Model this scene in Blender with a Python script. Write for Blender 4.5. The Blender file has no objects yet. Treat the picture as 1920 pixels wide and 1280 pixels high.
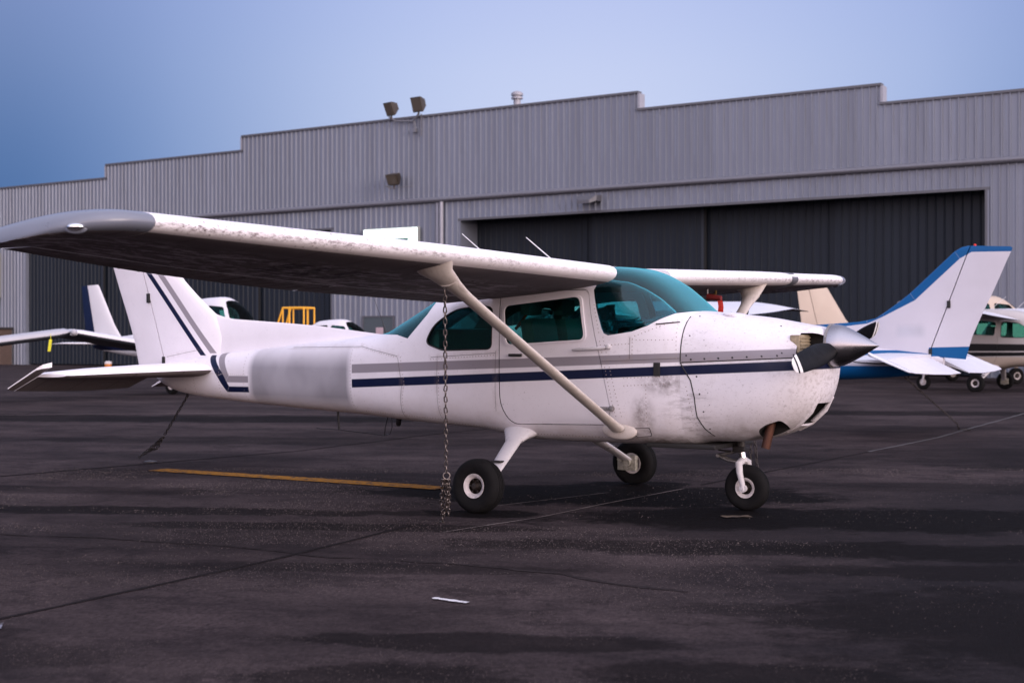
import bpy, bmesh, math, random
from mathutils import Vector, Matrix
from mathutils.bvhtree import BVHTree
R = math.radians
PI = math.pi
random.seed(7)
SC = bpy.context.scene
C = SC.collection

# ------------------------------------------------------------------ camera, sky, sun, exposure
cam_d = bpy.data.cameras.new('camera')
cam = bpy.data.objects.new('camera', cam_d)
C.objects.link(cam)
cam.location = (0, 0, 1.316)
cam.rotation_euler = (R(90), 0, 0)
cam_d.sensor_width = 36
cam_d.lens = 48.75
cam_d.shift_y = 0.001
cam_d.clip_end = 3000
cam_d.clip_start = 0.05
cam_d.dof.use_dof = True
cam_d.dof.focus_distance = 11.2
cam_d.dof.aperture_fstop = 3.0
SC.camera = cam

SUN_AZ = 138        # degrees clockwise from +Y: dusk glow behind the camera
SUN_EL = 8
BACK_GAIN = 3.05
w = bpy.data.worlds.new('World')
SC.world = w
w.use_nodes = True
nt = w.node_tree
nt.nodes.clear()
wo = nt.nodes.new('ShaderNodeOutputWorld')
bg = nt.nodes.new('ShaderNodeBackground')
sky = nt.nodes.new('ShaderNodeTexSky')
sky.sky_type = 'NISHITA'
sky.sun_disc = False
sky.sun_elevation = R(SUN_EL)
sky.sun_rotation = R(SUN_AZ)
sky.air_density = 1.0
sky.dust_density = 1.5
sky.ozone_density = 3.0
# dusk sky: violet-blue away from the sun, brighter and pinker on the sunset side behind the camera
tc = nt.nodes.new('ShaderNodeTexCoord')
sep = nt.nodes.new('ShaderNodeSeparateXYZ')
nt.links.new(tc.outputs['Generated'], sep.inputs[0])
def wramp(src, stops):
    r = nt.nodes.new('ShaderNodeValToRGB')
    r.color_ramp.interpolation = 'B_SPLINE' if len(stops) > 4 else 'EASE'
    e = r.color_ramp.elements
    e[0].position, e[0].color = stops[0][0], (*stops[0][1], 1)
    e[1].position, e[1].color = stops[-1][0], (*stops[-1][1], 1)
    for p, c in stops[1:-1]:
        q = e.new(p); q.color = (*c, 1)
    nt.links.new(src, r.inputs[0])
    return r.outputs[0]
def wmix(mode, f, a, b):
    m = nt.nodes.new('ShaderNodeMix'); m.data_type = 'RGBA'; m.blend_type = mode; m.clamp_result = False
    for i, v in ((0, f), (6, a), (7, b)):
        if hasattr(v, 'links'): nt.links.new(v, m.inputs[i])
        else: m.inputs[i].default_value = v
    return m.outputs[2]
front = wramp(sep.outputs['Z'], [(0, (.58, .63, .84)), (.10, (.60, .65, .86)), (.19, (.57, .63, .87)), (.25, (.46, .53, .83)), (.40, (.50, .55, .84)), (.65, (.56, .57, .77)), (1, (.62, .61, .75))])
xr = nt.nodes.new('ShaderNodeMapRange')
xr.inputs['From Min'].default_value = -.5; xr.inputs['From Max'].default_value = .5
nt.links.new(sep.outputs['X'], xr.inputs['Value'])
azim = wramp(xr.outputs[0], [(0, (.04, .13, .30)), (.17, (.055, .165, .365)), (.27, (.28, .41, .62)), (.40, (.80, .86, .93)), (.52, (1, 1, 1)), (.64, (.94, .96, .98)), (.78, (.60, .70, .84)), (.88, (.26, .39, .60)), (1, (.20, .32, .52))])
lowf = nt.nodes.new('ShaderNodeMapRange'); lowf.interpolation_type = 'SMOOTHSTEP'
lowf.inputs['From Min'].default_value = .55; lowf.inputs['From Max'].default_value = .05
lowf.inputs['To Max'].default_value = 1.0
nt.links.new(sep.outputs['Z'], lowf.inputs['Value'])
front = wmix('MIX', lowf.outputs[0], front, wmix('MULTIPLY', 1.0, front, azim))
back = wramp(sep.outputs['Z'], [(0, (.98, .72, .66)), (.15, (.94, .76, .76)), (.45, (.70, .65, .75)), (1, (.62, .61, .75))])
# how far a direction points towards the afterglow (behind the camera, to its right)
dotn = nt.nodes.new('ShaderNodeVectorMath'); dotn.operation = 'DOT_PRODUCT'
dotn.inputs[1].default_value = (-0.42, 0.907, 0)
nt.links.new(tc.outputs['Generated'], dotn.inputs[0])
hm = nt.nodes.new('ShaderNodeMapRange'); hm.interpolation_type = 'SMOOTHSTEP'
hm.inputs['From Min'].default_value = -0.85; hm.inputs['From Max'].default_value = 0.62
nt.links.new(dotn.outputs['Value'], hm.inputs['Value'])
gain = nt.nodes.new('ShaderNodeMapRange'); gain.interpolation_type = 'SMOOTHSTEP'
gain.inputs['From Min'].default_value = 0.66; gain.inputs['From Max'].default_value = -0.7
gain.inputs['To Min'].default_value = 1.0; gain.inputs['To Max'].default_value = BACK_GAIN
nt.links.new(dotn.outputs['Value'], gain.inputs['Value'])
col = wmix('MIX', hm.outputs[0], back, front)
col = wmix('MULTIPLY', 1.0, col, gain.outputs[0])
skys = wmix('MULTIPLY', 1.0, sky.outputs[0], (.012, .012, .012, 1))
col = wmix('ADD', 1.0, col, skys)
nt.links.new(col, bg.inputs[0])
bg.inputs[1].default_value = 1.0
nt.links.new(bg.outputs[0], wo.inputs[0])

sun_d = bpy.data.lights.new('sun', 'SUN')
sun_d.energy = 1.65
sun_d.angle = R(30)
sun_d.color = (1.0, 0.84, 0.78)
sun = bpy.data.objects.new('sun', sun_d)
C.objects.link(sun)
sv = Vector((math.sin(R(SUN_AZ)) * math.cos(R(SUN_EL)), math.cos(R(SUN_AZ)) * math.cos(R(SUN_EL)), math.sin(R(SUN_EL))))
sun.rotation_euler = sv.to_track_quat('Z', 'Y').to_euler()

SC.view_settings.view_transform = 'Standard'
SC.view_settings.look = 'None'
SC.view_settings.gamma = 1
SC.view_settings.exposure = 0.0
SC.view_settings.use_curve_mapping = False
SC.cycles.max_bounces = 8
SC.cycles.transparent_max_bounces = 16

# ------------------------------------------------------------------ material helpers
class NT:
    def __init__(s, name):
        s.m = bpy.data.materials.new(name)
        s.m.use_nodes = True
        s.t = s.m.node_tree
        s.b = s.t.nodes['Principled BSDF']
        s.out = s.t.nodes['Material Output']
    def n(s, k, **kw):
        x = s.t.nodes.new(k)
        for a, v in kw.items():
            setattr(x, a, v)
        return x
    def l(s, a, b):
        s.t.links.new(a, b)
    def inp(s, sock, v):
        if isinstance(v, (int, float)):
            sock.default_value = v
        elif isinstance(v, (tuple, list)):
            sock.default_value = tuple(v) + ((1,) if len(v) == 3 and sock.type == 'RGBA' else ())
        else:
            s.l(v, sock)
    def math(s, op, a, b=0.0, c=0.0, clamp=False):
        x = s.n('ShaderNodeMath', operation=op)
        x.use_clamp = clamp
        s.inp(x.inputs[0], a); s.inp(x.inputs[1], b)
        if len(x.inputs) > 2: s.inp(x.inputs[2], c)
        return x.outputs[0]
    def mix(s, f, a, b, mode='MIX'):
        x = s.n('ShaderNodeMix', data_type='RGBA', blend_type=mode)
        s.inp(x.inputs[0], f); s.inp(x.inputs[6], a); s.inp(x.inputs[7], b)
        return x.outputs[2]
    def coord(s, kind='Object'):
        if not hasattr(s, '_tc'): s._tc = s.n('ShaderNodeTexCoord')
        return s._tc.outputs[kind]
    def xyz(s):
        if not hasattr(s, '_x'):
            q = s.n('ShaderNodeSeparateXYZ'); s.l(s.coord(), q.inputs[0]); s._x = q.outputs
        return s._x
    def noise(s, scale, detail=4, rough=0.6, vec=None, stretch=None, lo=None, hi=None, dist=0.0):
        v = vec or s.coord()
        if stretch:
            mp = s.n('ShaderNodeMapping')
            mp.inputs['Scale'].default_value = stretch
            s.l(v, mp.inputs[0]); v = mp.outputs[0]
        x = s.n('ShaderNodeTexNoise')
        x.inputs['Scale'].default_value = scale
        x.inputs['Detail'].default_value = detail
        x.inputs['Roughness'].default_value = rough
        x.inputs['Distortion'].default_value = dist
        s.l(v, x.inputs['Vector'])
        o = x.outputs[0]
        if lo is not None:
            o = s.ramp(o, lo, hi)
        return o
    def ramp(s, v, lo, hi, a=0.0, b=1.0):
        x = s.n('ShaderNodeMapRange')
        x.inputs['From Min'].default_value = lo; x.inputs['From Max'].default_value = hi
        x.inputs['To Min'].default_value = a; x.inputs['To Max'].default_value = b
        s.l(v, x.inputs['Value'])
        return x.outputs[0]
    def quad(s, pts, ax=(0, 2), soft=0.003):
        """mask of a convex polygon in two object-space axes"""
        u, v = s.xyz()[ax[0]], s.xyz()[ax[1]]
        area = sum(pts[i][0] * pts[(i + 1) % len(pts)][1] - pts[(i + 1) % len(pts)][0] * pts[i][1] for i in range(len(pts)))
        if area < 0: pts = pts[::-1]
        res = None
        for i in range(len(pts)):
            (x0, y0), (x1, y1) = pts[i], pts[(i + 1) % len(pts)]
            L = math.hypot(x1 - x0, y1 - y0)
            if L < 1e-6: continue
            nx, ny = -(y1 - y0) / L, (x1 - x0) / L
            d = s.math('MULTIPLY_ADD', u, nx, -(nx * x0 + ny * y0))
            d = s.math('MULTIPLY_ADD', v, ny, d)
            res = d if res is None else s.math('MINIMUM', res, d)
        return s.ramp(res, -soft, soft)
    def bump(s, h, strength=0.3, dist=0.01):
        x = s.n('ShaderNodeBump')
        x.inputs['Strength'].default_value = strength; x.inputs['Distance'].default_value = dist
        s.l(h, x.inputs['Height']); s.l(x.outputs[0], s.b.inputs['Normal'])
    def set(s, **kw):
        mp = dict(color='Base Color', rough='Roughness', metal='Metallic', coat='Coat Weight', spec='Specular IOR Level',
                  ecol='Emission Color', estr='Emission Strength', coatr='Coat Roughness')
        for k, v in kw.items():
            s.inp(s.b.inputs[mp[k]], v)
        return s.m

def plain(name, col, rough=0.5, metal=0.0, var=0.15, scale=20, **kw):
    t = NT(name)
    nz = t.noise(scale, 5, 0.65, lo=0.3, hi=0.7)
    dk = tuple(c * (1 - var) for c in col); lt = tuple(min(1, c * (1 + var)) for c in col)
    t.set(color=t.mix(nz, dk, lt), rough=t.ramp(nz, 0, 1, max(0.02, rough - 0.08), min(1, rough + 0.08)), metal=metal, **kw)
    return t.m

WHITE = (0.74, 0.70, 0.74)
NAVY = (0.002, 0.006, 0.032)
GREY = (0.25, 0.225, 0.25)
BLUE = (0.002, 0.085, 0.25)

def paint(name, base=WHITE, bands=(), grime=1.0, lines=(), blur=None, spots=True, rough=0.36, extra=None, spec=0.22):
    """weathered gloss aircraft paint; bands = [(colour, [quads])] of printed stripes in object space"""
    t = NT(name)
    col = t.mix(t.noise(3.0, 3, 0.5, lo=0.3, hi=0.7), tuple(c * 0.95 for c in base), base)
    g1 = t.noise(1.7, 6, 0.65, stretch=(1, 1, 1.6), lo=0.48, hi=0.72)
    g2 = t.noise(9.0, 6, 0.7, stretch=(1.6, 1, 0.5), lo=0.58, hi=0.78)
    g = t.math('MULTIPLY', t.math('ADD', g1, g2, clamp=True), 0.15 * grime)
    col = t.mix(g, col, (0.23, 0.185, 0.155))
    fs = t.noise(70, 5, 0.7, stretch=(.6, 1, 1), lo=0.60, hi=0.70)
    col = t.mix(t.math('MULTIPLY', fs, 0.30 * min(1.3, grime)), col, (0.16, 0.12, 0.11))
    if extra: col = extra(t, col)
    for c, quads in bands:
        mk = None
        for q in quads:
            m = t.quad(q)
            mk = m if mk is None else t.math('MAXIMUM', mk, m)
        wear = t.noise(60, 4, 0.7, lo=0.72, hi=0.78)
        mk = t.math('MULTIPLY', mk, t.math('SUBTRACT', .998, t.math('MULTIPLY', wear, 0.25)))
        col = t.mix(mk, col, c)
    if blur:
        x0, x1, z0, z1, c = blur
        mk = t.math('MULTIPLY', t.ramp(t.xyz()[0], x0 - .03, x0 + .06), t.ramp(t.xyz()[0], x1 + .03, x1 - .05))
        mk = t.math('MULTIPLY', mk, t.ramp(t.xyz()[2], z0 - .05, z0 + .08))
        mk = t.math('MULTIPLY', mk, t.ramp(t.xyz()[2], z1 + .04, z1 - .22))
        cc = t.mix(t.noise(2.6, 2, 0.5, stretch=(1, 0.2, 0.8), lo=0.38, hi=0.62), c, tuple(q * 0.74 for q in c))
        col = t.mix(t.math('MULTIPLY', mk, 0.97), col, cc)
    for q in lines:     # joints between skins
        halo = t.math('MULTIPLY', t.quad(q, soft=0.035), t.noise(18, 6, .7, lo=.40, hi=.65))
        col = t.mix(t.math('MULTIPLY', halo, .55), col, (0.26, 0.19, 0.16))
        col = t.mix(t.math('MULTIPLY', t.quad(q, soft=0.0015), 0.75), col, (0.05, 0.04, 0.04))
    if spots:
        s1 = t.noise(42, 3, 0.6, stretch=(1, 1, 1.4), lo=0.69, hi=0.71)
        s1 = t.math('MULTIPLY', s1, t.noise(2.3, 2, 0.5, lo=0.46, hi=0.58))
        col = t.mix(t.math('MULTIPLY', s1, 0.8 * min(1, grime)), col, (0.045, 0.03, 0.028))
    t.set(color=col, rough=t.ramp(t.noise(7, 5, 0.6), 0.3, 0.7, rough - 0.08, rough + 0.14), spec=spec)
    t.bump(t.noise(4, 3, 0.5), 0.06, 0.02)
    return t.m

# ------------------------------------------------------------------ mesh helpers
def link(name, me, parent=None, mats=()):
    o = bpy.data.objects.new(name, me)
    C.objects.link(o)
    if parent is not None: o.parent = parent
    for m in (mats if isinstance(mats, (list, tuple)) else [mats]):
        me.materials.append(m)
    return o

def from_bm(name, bm, mat=(), parent=None, smooth=None):
    me = bpy.data.meshes.new(name)
    bmesh.ops.recalc_face_normals(bm, faces=bm.faces)
    bm.to_mesh(me); bm.free()
    if smooth is not None: shade(me, smooth)
    return link(name, me, parent, mat)

def shade(me, ang=35):
    me.polygons.foreach_set('use_smooth', [True] * len(me.polygons))
    me.set_sharp_from_angle(angle=R(ang))

def box(bm, x0, x1, y0, y1, z0, z1, mi=0):
    v = [bm.verts.new(p) for p in ((x0, y0, z0), (x1, y0, z0), (x1, y1, z0), (x0, y1, z0), (x0, y0, z1), (x1, y0, z1), (x1, y1, z1), (x0, y1, z1))]
    for f in ((3, 2, 1, 0), (4, 5, 6, 7), (0, 1, 5, 4), (1, 2, 6, 5), (2, 3, 7, 6), (3, 0, 4, 7)):
        bm.faces.new([v[i] for i in f]).material_index = mi
    return v

def bbox(bm, x0, x1, y0, y1, z0, z1, b=0.01, mi=0):
    t = bmesh.new()
    box(t, x0, x1, y0, y1, z0, z1, mi)
    bmesh.ops.bevel(t, geom=list(t.edges), offset=b, segments=2, affect='EDGES', profile=0.7)
    merge(bm, t)

def merge(bm, t, M=None):
    if M is not None: bmesh.ops.transform(t, matrix=M, verts=t.verts)
    mp = {v: bm.verts.new(v.co) for v in t.verts}
    for f in t.faces:
        try:
            nf = bm.faces.new([mp[v] for v in f.verts]); nf.material_index = f.material_index
        except ValueError: pass
    t.free()

def loft(bm, rings, cap=True, closed=True, mi=0):
    vs = [[bm.verts.new(p) for p in r] for r in rings]
    n = len(rings[0])
    for a, b in zip(vs, vs[1:]):
        for i in range(n if closed else n - 1):
            j = (i + 1) % n
            try: bm.faces.new((a[i], a[j], b[j], b[i])).material_index = mi
            except ValueError: pass
    if cap and closed:
        bm.faces.new(vs[0][::-1]).material_index = mi
        bm.faces.new(vs[-1]).material_index = mi
    return vs

def tube(bm, pts, r, n=10, cap=True, flat=1.0, mi=0, up=None):
    pts = [Vector(p) for p in pts]
    rs = r if isinstance(r, (list, tuple)) else [r] * len(pts)
    rings = []
    prev = None
    for i, p in enumerate(pts):
        d = (pts[min(i + 1, len(pts) - 1)] - pts[max(i - 1, 0)]).normalized()
        if up is not None: u = Vector(up)
        elif prev is None: u = Vector((1, 0, 0)) if abs(d.x) < 0.8 else Vector((0, 0, 1))
        else: u = prev
        u = (u - d * u.dot(d)).normalized(); prev = u
        v = d.cross(u)
        rings.append([p + u * (math.cos(2 * PI * k / n) * rs[i]) + v * (math.sin(2 * PI * k / n) * rs[i] * flat) for k in range(n)])
    loft(bm, rings, cap, mi=mi)

def lathe(bm, prof, axis='y', c=(0, 0, 0), n=32, mi=0, cap=True):
    """prof = [(radius, offset along axis)]"""
    rings = []
    for r, h in prof:
        ring = []
        for k in range(n):
            a = 2 * PI * k / n
            u, v = r * math.cos(a), r * math.sin(a)
            p = {'y': (u, h, v), 'x': (h, u, v), 'z': (u, v, h)}[axis]
            ring.append((p[0] + c[0], p[1] + c[1], p[2] + c[2]))
        rings.append(ring)
    loft(bm, rings, cap, mi=mi)

def round_poly(pts, r, seg=5):
    out = []
    n = len(pts)
    rr = r if isinstance(r, (list, tuple)) else [r] * n
    for i in range(n):
        p0, p1, p2 = Vector(pts[i - 1]), Vector(pts[i]), Vector(pts[(i + 1) % n])
        a, b = (p0 - p1), (p2 - p1)
        d = min(rr[i], a.length * 0.45, b.length * 0.45)
        A, B = p1 + a.normalized() * d, p1 + b.normalized() * d
        for k in range(seg + 1):
            t = k / seg
            out.append(tuple(A * (1 - t) ** 2 + p1 * 2 * t * (1 - t) + B * t * t))
    return out

def prism_y(pts, y0, y1, mi=0):
    """solid polygon (x,z) swept along y"""
    bm = bmesh.new()
    loft(bm, [[(x, y0, z) for x, z in pts], [(x, y1, z) for x, z in pts]], mi=mi)
    bmesh.ops.recalc_face_normals(bm, faces=bm.faces)
    return bm

def tmp(bm, mat=None):
    bmesh.ops.recalc_face_normals(bm, faces=bm.faces)
    me = bpy.data.meshes.new('t'); bm.to_mesh(me); bm.free()
    if mat: me.materials.append(mat)
    o = bpy.data.objects.new('t', me); C.objects.link(o)
    return o

def boole(o, ops):
    """apply boolean operations to o; each op = (mode, bmesh, material)"""
    cs = []
    for mode, bm, mat in ops:
        c = tmp(bm, mat) if isinstance(bm, bmesh.types.BMesh) else bm
        m = o.modifiers.new('b', 'BOOLEAN')
        m.operation = mode; m.object = c; m.solver = 'EXACT'
        m.material_mode = 'TRANSFER'
        cs.append(c)
    bpy.context.view_layer.update()
    dg = bpy.context.evaluated_depsgraph_get()
    me = bpy.data.meshes.new_from_object(o.evaluated_get(dg), depsgraph=dg)
    o.modifiers.clear()
    old = o.data
    o.data = me
    bpy.data.meshes.remove(old)
    for c in cs:
        d = c.data; bpy.data.objects.remove(c); bpy.data.meshes.remove(d)
    return o

def thing(name, label, cat, loc=(0, 0, 0), rz=0, group=None):
    o = bpy.data.objects.new(name, None)
    C.objects.link(o)
    o.location = loc; o.rotation_euler = (0, 0, rz)
    o['label'] = label; o['category'] = cat
    if group: o['group'] = group
    return o

def tag(o, label, cat, group=None):
    o['label'] = label; o['category'] = cat
    if group: o['group'] = group
    return o

def copy_tree(o, matmap=None, skip=(), parent=None):
    c = o.copy(); C.objects.link(c); c.parent = parent
    if o.type == 'MESH' and matmap:
        for i, s in enumerate(o.material_slots):
            nm = matmap.get(s.material.name.split('.')[0]) if s.material else None
            if nm:
                c.material_slots[i].link = 'OBJECT'
                c.material_slots[i].material = nm
    for ch in o.children:
        if ch.name.split('.')[0] in skip: continue
        copy_tree(ch, matmap, skip, c)
    return c

# ------------------------------------------------------------------ ground
def ground_material():
    t = NT('weathered_asphalt')
    v = t.coord('Object')
    # rows of aircraft run along this heading, so tracks and wear do as well
    mp = t.n('ShaderNodeMapping'); mp.inputs['Rotation'].default_value = (0, 0, R(12)); t.l(v, mp.inputs[0])
    v = mp.outputs[0]
    big = t.noise(0.55, 12, 0.72, v, (0.6, 1.0, 1), lo=0.38, hi=0.62)
    mid = t.math('MAXIMUM', t.noise(1.7, 12, 0.8, v, (0.55, 0.9, 1), lo=0.52, hi=0.58), t.math('MULTIPLY', t.noise(3.1, 12, .78, v, (.8, .8, 1), lo=.53, hi=.555), t.noise(.8, 3, .5, v, lo=.45, hi=.55)))
    fine = t.noise(14, 12, 0.82, v, (.7, 1, 1), lo=0.36, hi=0.64)
    col = t.mix(big, (0.015, 0.0122, 0.0132), (0.098, 0.075, 0.075))
    col = t.mix(t.math('MULTIPLY', mid, 0.70), col, (0.014, 0.011, 0.012))
    col = t.mix(t.math('MULTIPLY', fine, 0.42), col, (0.088, 0.070, 0.075))
    grit = t.noise(38, 10, 0.85, v, (1, .55, 1), lo=0.43, hi=0.57)
    col = t.mix(t.math('MULTIPLY', grit, 0.6), col, (0.018, 0.014, 0.015))
    vignette = None  # darkening towards the corners of the view, painted into the asphalt colour
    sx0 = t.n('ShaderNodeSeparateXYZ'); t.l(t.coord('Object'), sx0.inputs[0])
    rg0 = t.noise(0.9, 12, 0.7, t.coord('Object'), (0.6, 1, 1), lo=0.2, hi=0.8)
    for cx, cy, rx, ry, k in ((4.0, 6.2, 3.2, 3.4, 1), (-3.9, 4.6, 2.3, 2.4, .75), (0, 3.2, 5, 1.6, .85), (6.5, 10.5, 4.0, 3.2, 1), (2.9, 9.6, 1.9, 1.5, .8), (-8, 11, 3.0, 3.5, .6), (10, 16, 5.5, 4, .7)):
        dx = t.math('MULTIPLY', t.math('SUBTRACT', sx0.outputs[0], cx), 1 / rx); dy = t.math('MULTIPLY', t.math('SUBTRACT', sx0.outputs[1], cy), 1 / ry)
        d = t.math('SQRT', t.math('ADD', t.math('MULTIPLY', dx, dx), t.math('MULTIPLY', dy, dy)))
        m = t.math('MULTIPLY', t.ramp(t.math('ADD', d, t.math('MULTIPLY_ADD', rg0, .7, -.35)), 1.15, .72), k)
        vignette = m if vignette is None else t.math('MAXIMUM', vignette, m)
    col = t.mix(t.math('MULTIPLY', vignette, .78), col, t.mix(fine, (0.008, 0.0075, 0.009), (0.020, 0.018, 0.021)))
    # exposed light aggregate
    vo = t.n('ShaderNodeTexVoronoi'); vo.inputs['Scale'].default_value = 85
    t.l(v, vo.inputs['Vector'])
    peb = t.ramp(vo.outputs['Distance'], 0.26, 0.12)
    bare = t.noise(0.55, 5, 0.6, v, (0.4, 1, 1), lo=0.50, hi=0.60)
    sp = t.math('MULTIPLY', peb, t.math('MULTIPLY', bare, t.noise(30, 2, 0.5, v, lo=0.5, hi=0.62)))
    col = t.mix(t.math('MULTIPLY', t.math('MULTIPLY', sp, t.math('SUBTRACT', 1.0, t.math('MULTIPLY', vignette, .7))), 0.8), col, (0.17, 0.14, 0.135))
    # ragged oil stains, plus painted shade under the plane and towards the corners: (x, y, rx, ry)
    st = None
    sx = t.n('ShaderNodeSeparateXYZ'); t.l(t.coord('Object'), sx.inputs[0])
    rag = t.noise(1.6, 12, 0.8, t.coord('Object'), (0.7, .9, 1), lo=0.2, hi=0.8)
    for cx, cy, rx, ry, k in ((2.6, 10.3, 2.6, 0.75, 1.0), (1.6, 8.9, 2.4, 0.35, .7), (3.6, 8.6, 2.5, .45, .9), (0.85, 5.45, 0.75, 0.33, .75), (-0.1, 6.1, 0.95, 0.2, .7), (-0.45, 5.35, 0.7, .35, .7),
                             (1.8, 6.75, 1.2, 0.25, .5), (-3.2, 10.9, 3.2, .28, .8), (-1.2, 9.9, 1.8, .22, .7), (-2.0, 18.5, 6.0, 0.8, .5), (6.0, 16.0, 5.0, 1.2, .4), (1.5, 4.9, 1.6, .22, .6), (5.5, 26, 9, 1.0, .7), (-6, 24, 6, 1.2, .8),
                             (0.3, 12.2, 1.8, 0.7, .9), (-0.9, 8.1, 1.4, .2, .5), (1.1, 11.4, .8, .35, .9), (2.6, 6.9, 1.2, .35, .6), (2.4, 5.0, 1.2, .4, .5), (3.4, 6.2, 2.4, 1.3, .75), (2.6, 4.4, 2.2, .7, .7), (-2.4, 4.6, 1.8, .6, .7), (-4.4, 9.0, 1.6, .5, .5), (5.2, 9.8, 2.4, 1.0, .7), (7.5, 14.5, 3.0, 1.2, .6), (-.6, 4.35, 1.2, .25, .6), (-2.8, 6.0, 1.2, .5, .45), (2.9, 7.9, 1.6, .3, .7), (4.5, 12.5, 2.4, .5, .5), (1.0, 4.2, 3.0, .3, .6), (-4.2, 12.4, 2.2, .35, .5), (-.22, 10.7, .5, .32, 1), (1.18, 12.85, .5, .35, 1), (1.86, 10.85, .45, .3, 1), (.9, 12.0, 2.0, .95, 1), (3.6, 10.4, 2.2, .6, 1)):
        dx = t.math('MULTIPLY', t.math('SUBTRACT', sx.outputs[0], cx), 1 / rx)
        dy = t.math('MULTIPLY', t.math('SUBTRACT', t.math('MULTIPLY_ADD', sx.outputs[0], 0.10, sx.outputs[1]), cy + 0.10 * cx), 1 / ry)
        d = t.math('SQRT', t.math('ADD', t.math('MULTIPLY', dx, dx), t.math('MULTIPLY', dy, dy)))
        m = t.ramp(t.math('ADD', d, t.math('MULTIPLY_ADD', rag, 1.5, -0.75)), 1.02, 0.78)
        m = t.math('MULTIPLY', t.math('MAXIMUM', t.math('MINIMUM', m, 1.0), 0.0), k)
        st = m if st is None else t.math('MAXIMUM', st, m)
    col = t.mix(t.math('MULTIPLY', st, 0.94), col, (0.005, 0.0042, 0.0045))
    col = t.mix(1.0, col, (0.82, 0.80, 0.80), 'MULTIPLY')
    t.set(color=col, rough=t.ramp(fine, 0, 1, 0.8, 0.97), spec=0.04)
    hb = t.math('ADD', t.math('MULTIPLY', peb, 0.5), t.noise(55, 4, 0.7, v))
    t.bump(hb, 0.5, 0.012)
    return t.m

bm = bmesh.new()
nx, ny = 90, 90
def gz(x, y):
    return 0.0
S = 1500
vs = [bm.verts.new(p) for p in ((-S, -S, 0), (S, -S, 0), (S, S, 0), (-S, S, 0))]
bm.faces.new(vs)
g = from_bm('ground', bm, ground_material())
g['kind'] = 'structure'

def strip(name, pts, width, z, mat, jit=0.0, step=0.12, wj=0.3):
    """thin sheet along a polyline on the ground, with an uneven edge"""
    P = []
    for a, b in zip(pts, pts[1:]):
        a, b = Vector(a), Vector(b)
        n = max(1, int((b - a).length / step))
        for k in range(n): P.append(a.lerp(b, k / n))
    P.append(Vector(pts[-1]))
    rnd = random.Random(len(pts) * 13 + int(pts[0][0] * 10))
    bm = bmesh.new(); prev = None; off = 0
    for i, p in enumerate(P):
        d = (P[min(i + 1, len(P) - 1)] - P[max(i - 1, 0)]).normalized()
        nn = Vector((-d.y, d.x))
        off = off * 0.92 + rnd.uniform(-jit, jit)
        ww = width * (1 + rnd.uniform(-wj, wj)) / 2
        a = bm.verts.new((*(p + nn * (off + ww)), z)); b = bm.verts.new((*(p + nn * (off - ww)), z))
        if prev: bm.faces.new((prev[1], b, a, prev[0]))
        prev = (a, b)
    o = from_bm(name, bm, mat)
    o['kind'] = 'structure'
    return o

tar = plain('crack_filler', (0.016, 0.013, 0.014), 0.95, var=0.3, spec=.04)
lightgap = plain('gravel_filled_joint', (0.15, 0.125, 0.12), 0.95, var=0.5, scale=40, spec=.05)
strip('pavement_joint', [(-4.2, 3.4), (-2.41, 6.64), (-1.45, 8.4), (-0.73, 9.97)], 0.035, 0.004, tar, 0.004)
strip('pavement_joint', [(-0.48, 9.61), (0.2, 10.42), (0.74, 11.29), (1.55, 12.5)], 0.02, 0.004, lightgap, 0.003, wj=.6)
strip('pavement_joint', [(1.75, 12.8), (2.76, 14.37), (4.3, 16.7)], 0.035, 0.004, tar, 0.004)
strip('pavement_joint', [(4.3, 16.7), (5.91, 19.22), (9.49, 25.7), (18, 39)], 0.05, 0.004, plain('dusty_joint', (0.05, .043, .045), .9), 0.004)
strip('pavement_joint', [(-7.6, 10.2), (-5.03, 13.63), (-2.59, 16.85), (-1.01, 20.1), (4, 28)], 0.05, 0.004, tar, 0.006)
strip('pavement_joint', [(-0.55, 10.75), (0.05, 11.35), (0.45, 11.75), (0.85, 12.15)], 0.012, 0.004, lightgap, 0.003, wj=.6)
strip('pavement_joint', [(-4.6, 9.75), (-2.75, 9.35), (-1.75, 8.95), (-1.2, 8.55), (-.4, 8.3), (0.3, 7.9), (0.6, 7.55), (0.95, 7.35)], 0.03, 0.0035, plain('old_seam', (0.026, 0.021, 0.022), 1, var=.4, spec=.03), 0.02, wj=1.0)
strip('pavement_joint', [(-16, 27.5), (-9.28, 25.15), (-6, 25.8), (2, 24)], 0.06, 0.004, plain('faded_line', (0.11, .075, .07), .9), 0.01)
def worn(name, col, thr=(0.50, 0.60)):
    t = NT(name)
    wr = t.noise(14, 6, 0.7, lo=thr[0], hi=thr[1])
    t.set(color=t.mix(t.math('MULTIPLY', wr, 0.85), col, (0.05, 0.043, 0.045)), rough=0.9, spec=.08)
    return t.m
strip('painted_line', [(-3.66, 14.30), (-2.1, 13.38), (-0.62, 12.48)], 0.26, 0.008, worn('yellow_marking', (0.30, 0.135, 0.02)), 0.0, wj=0.05)
strip('painted_mark', [(-0.405, 7.12), (-0.225, 6.99)], 0.035, 0.008, worn('white_marking', (0.62, 0.6, 0.62), (.62, .66)), 0.0, 0.02, 0.25)
strip('painted_mark', [(-2.62, 6.35), (-2.36, 6.42)], 0.13, 0.008, worn('grey_marking', (0.2, 0.2, 0.24)), 0.0, 0.02, 0.4)
strip('painted_mark', [(1.58, 10.44), (1.80, 10.47)], 0.10, 0.008, worn('tan_marking', (0.10, 0.075, 0.055)), 0.0, 0.02, 0.4)

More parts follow.
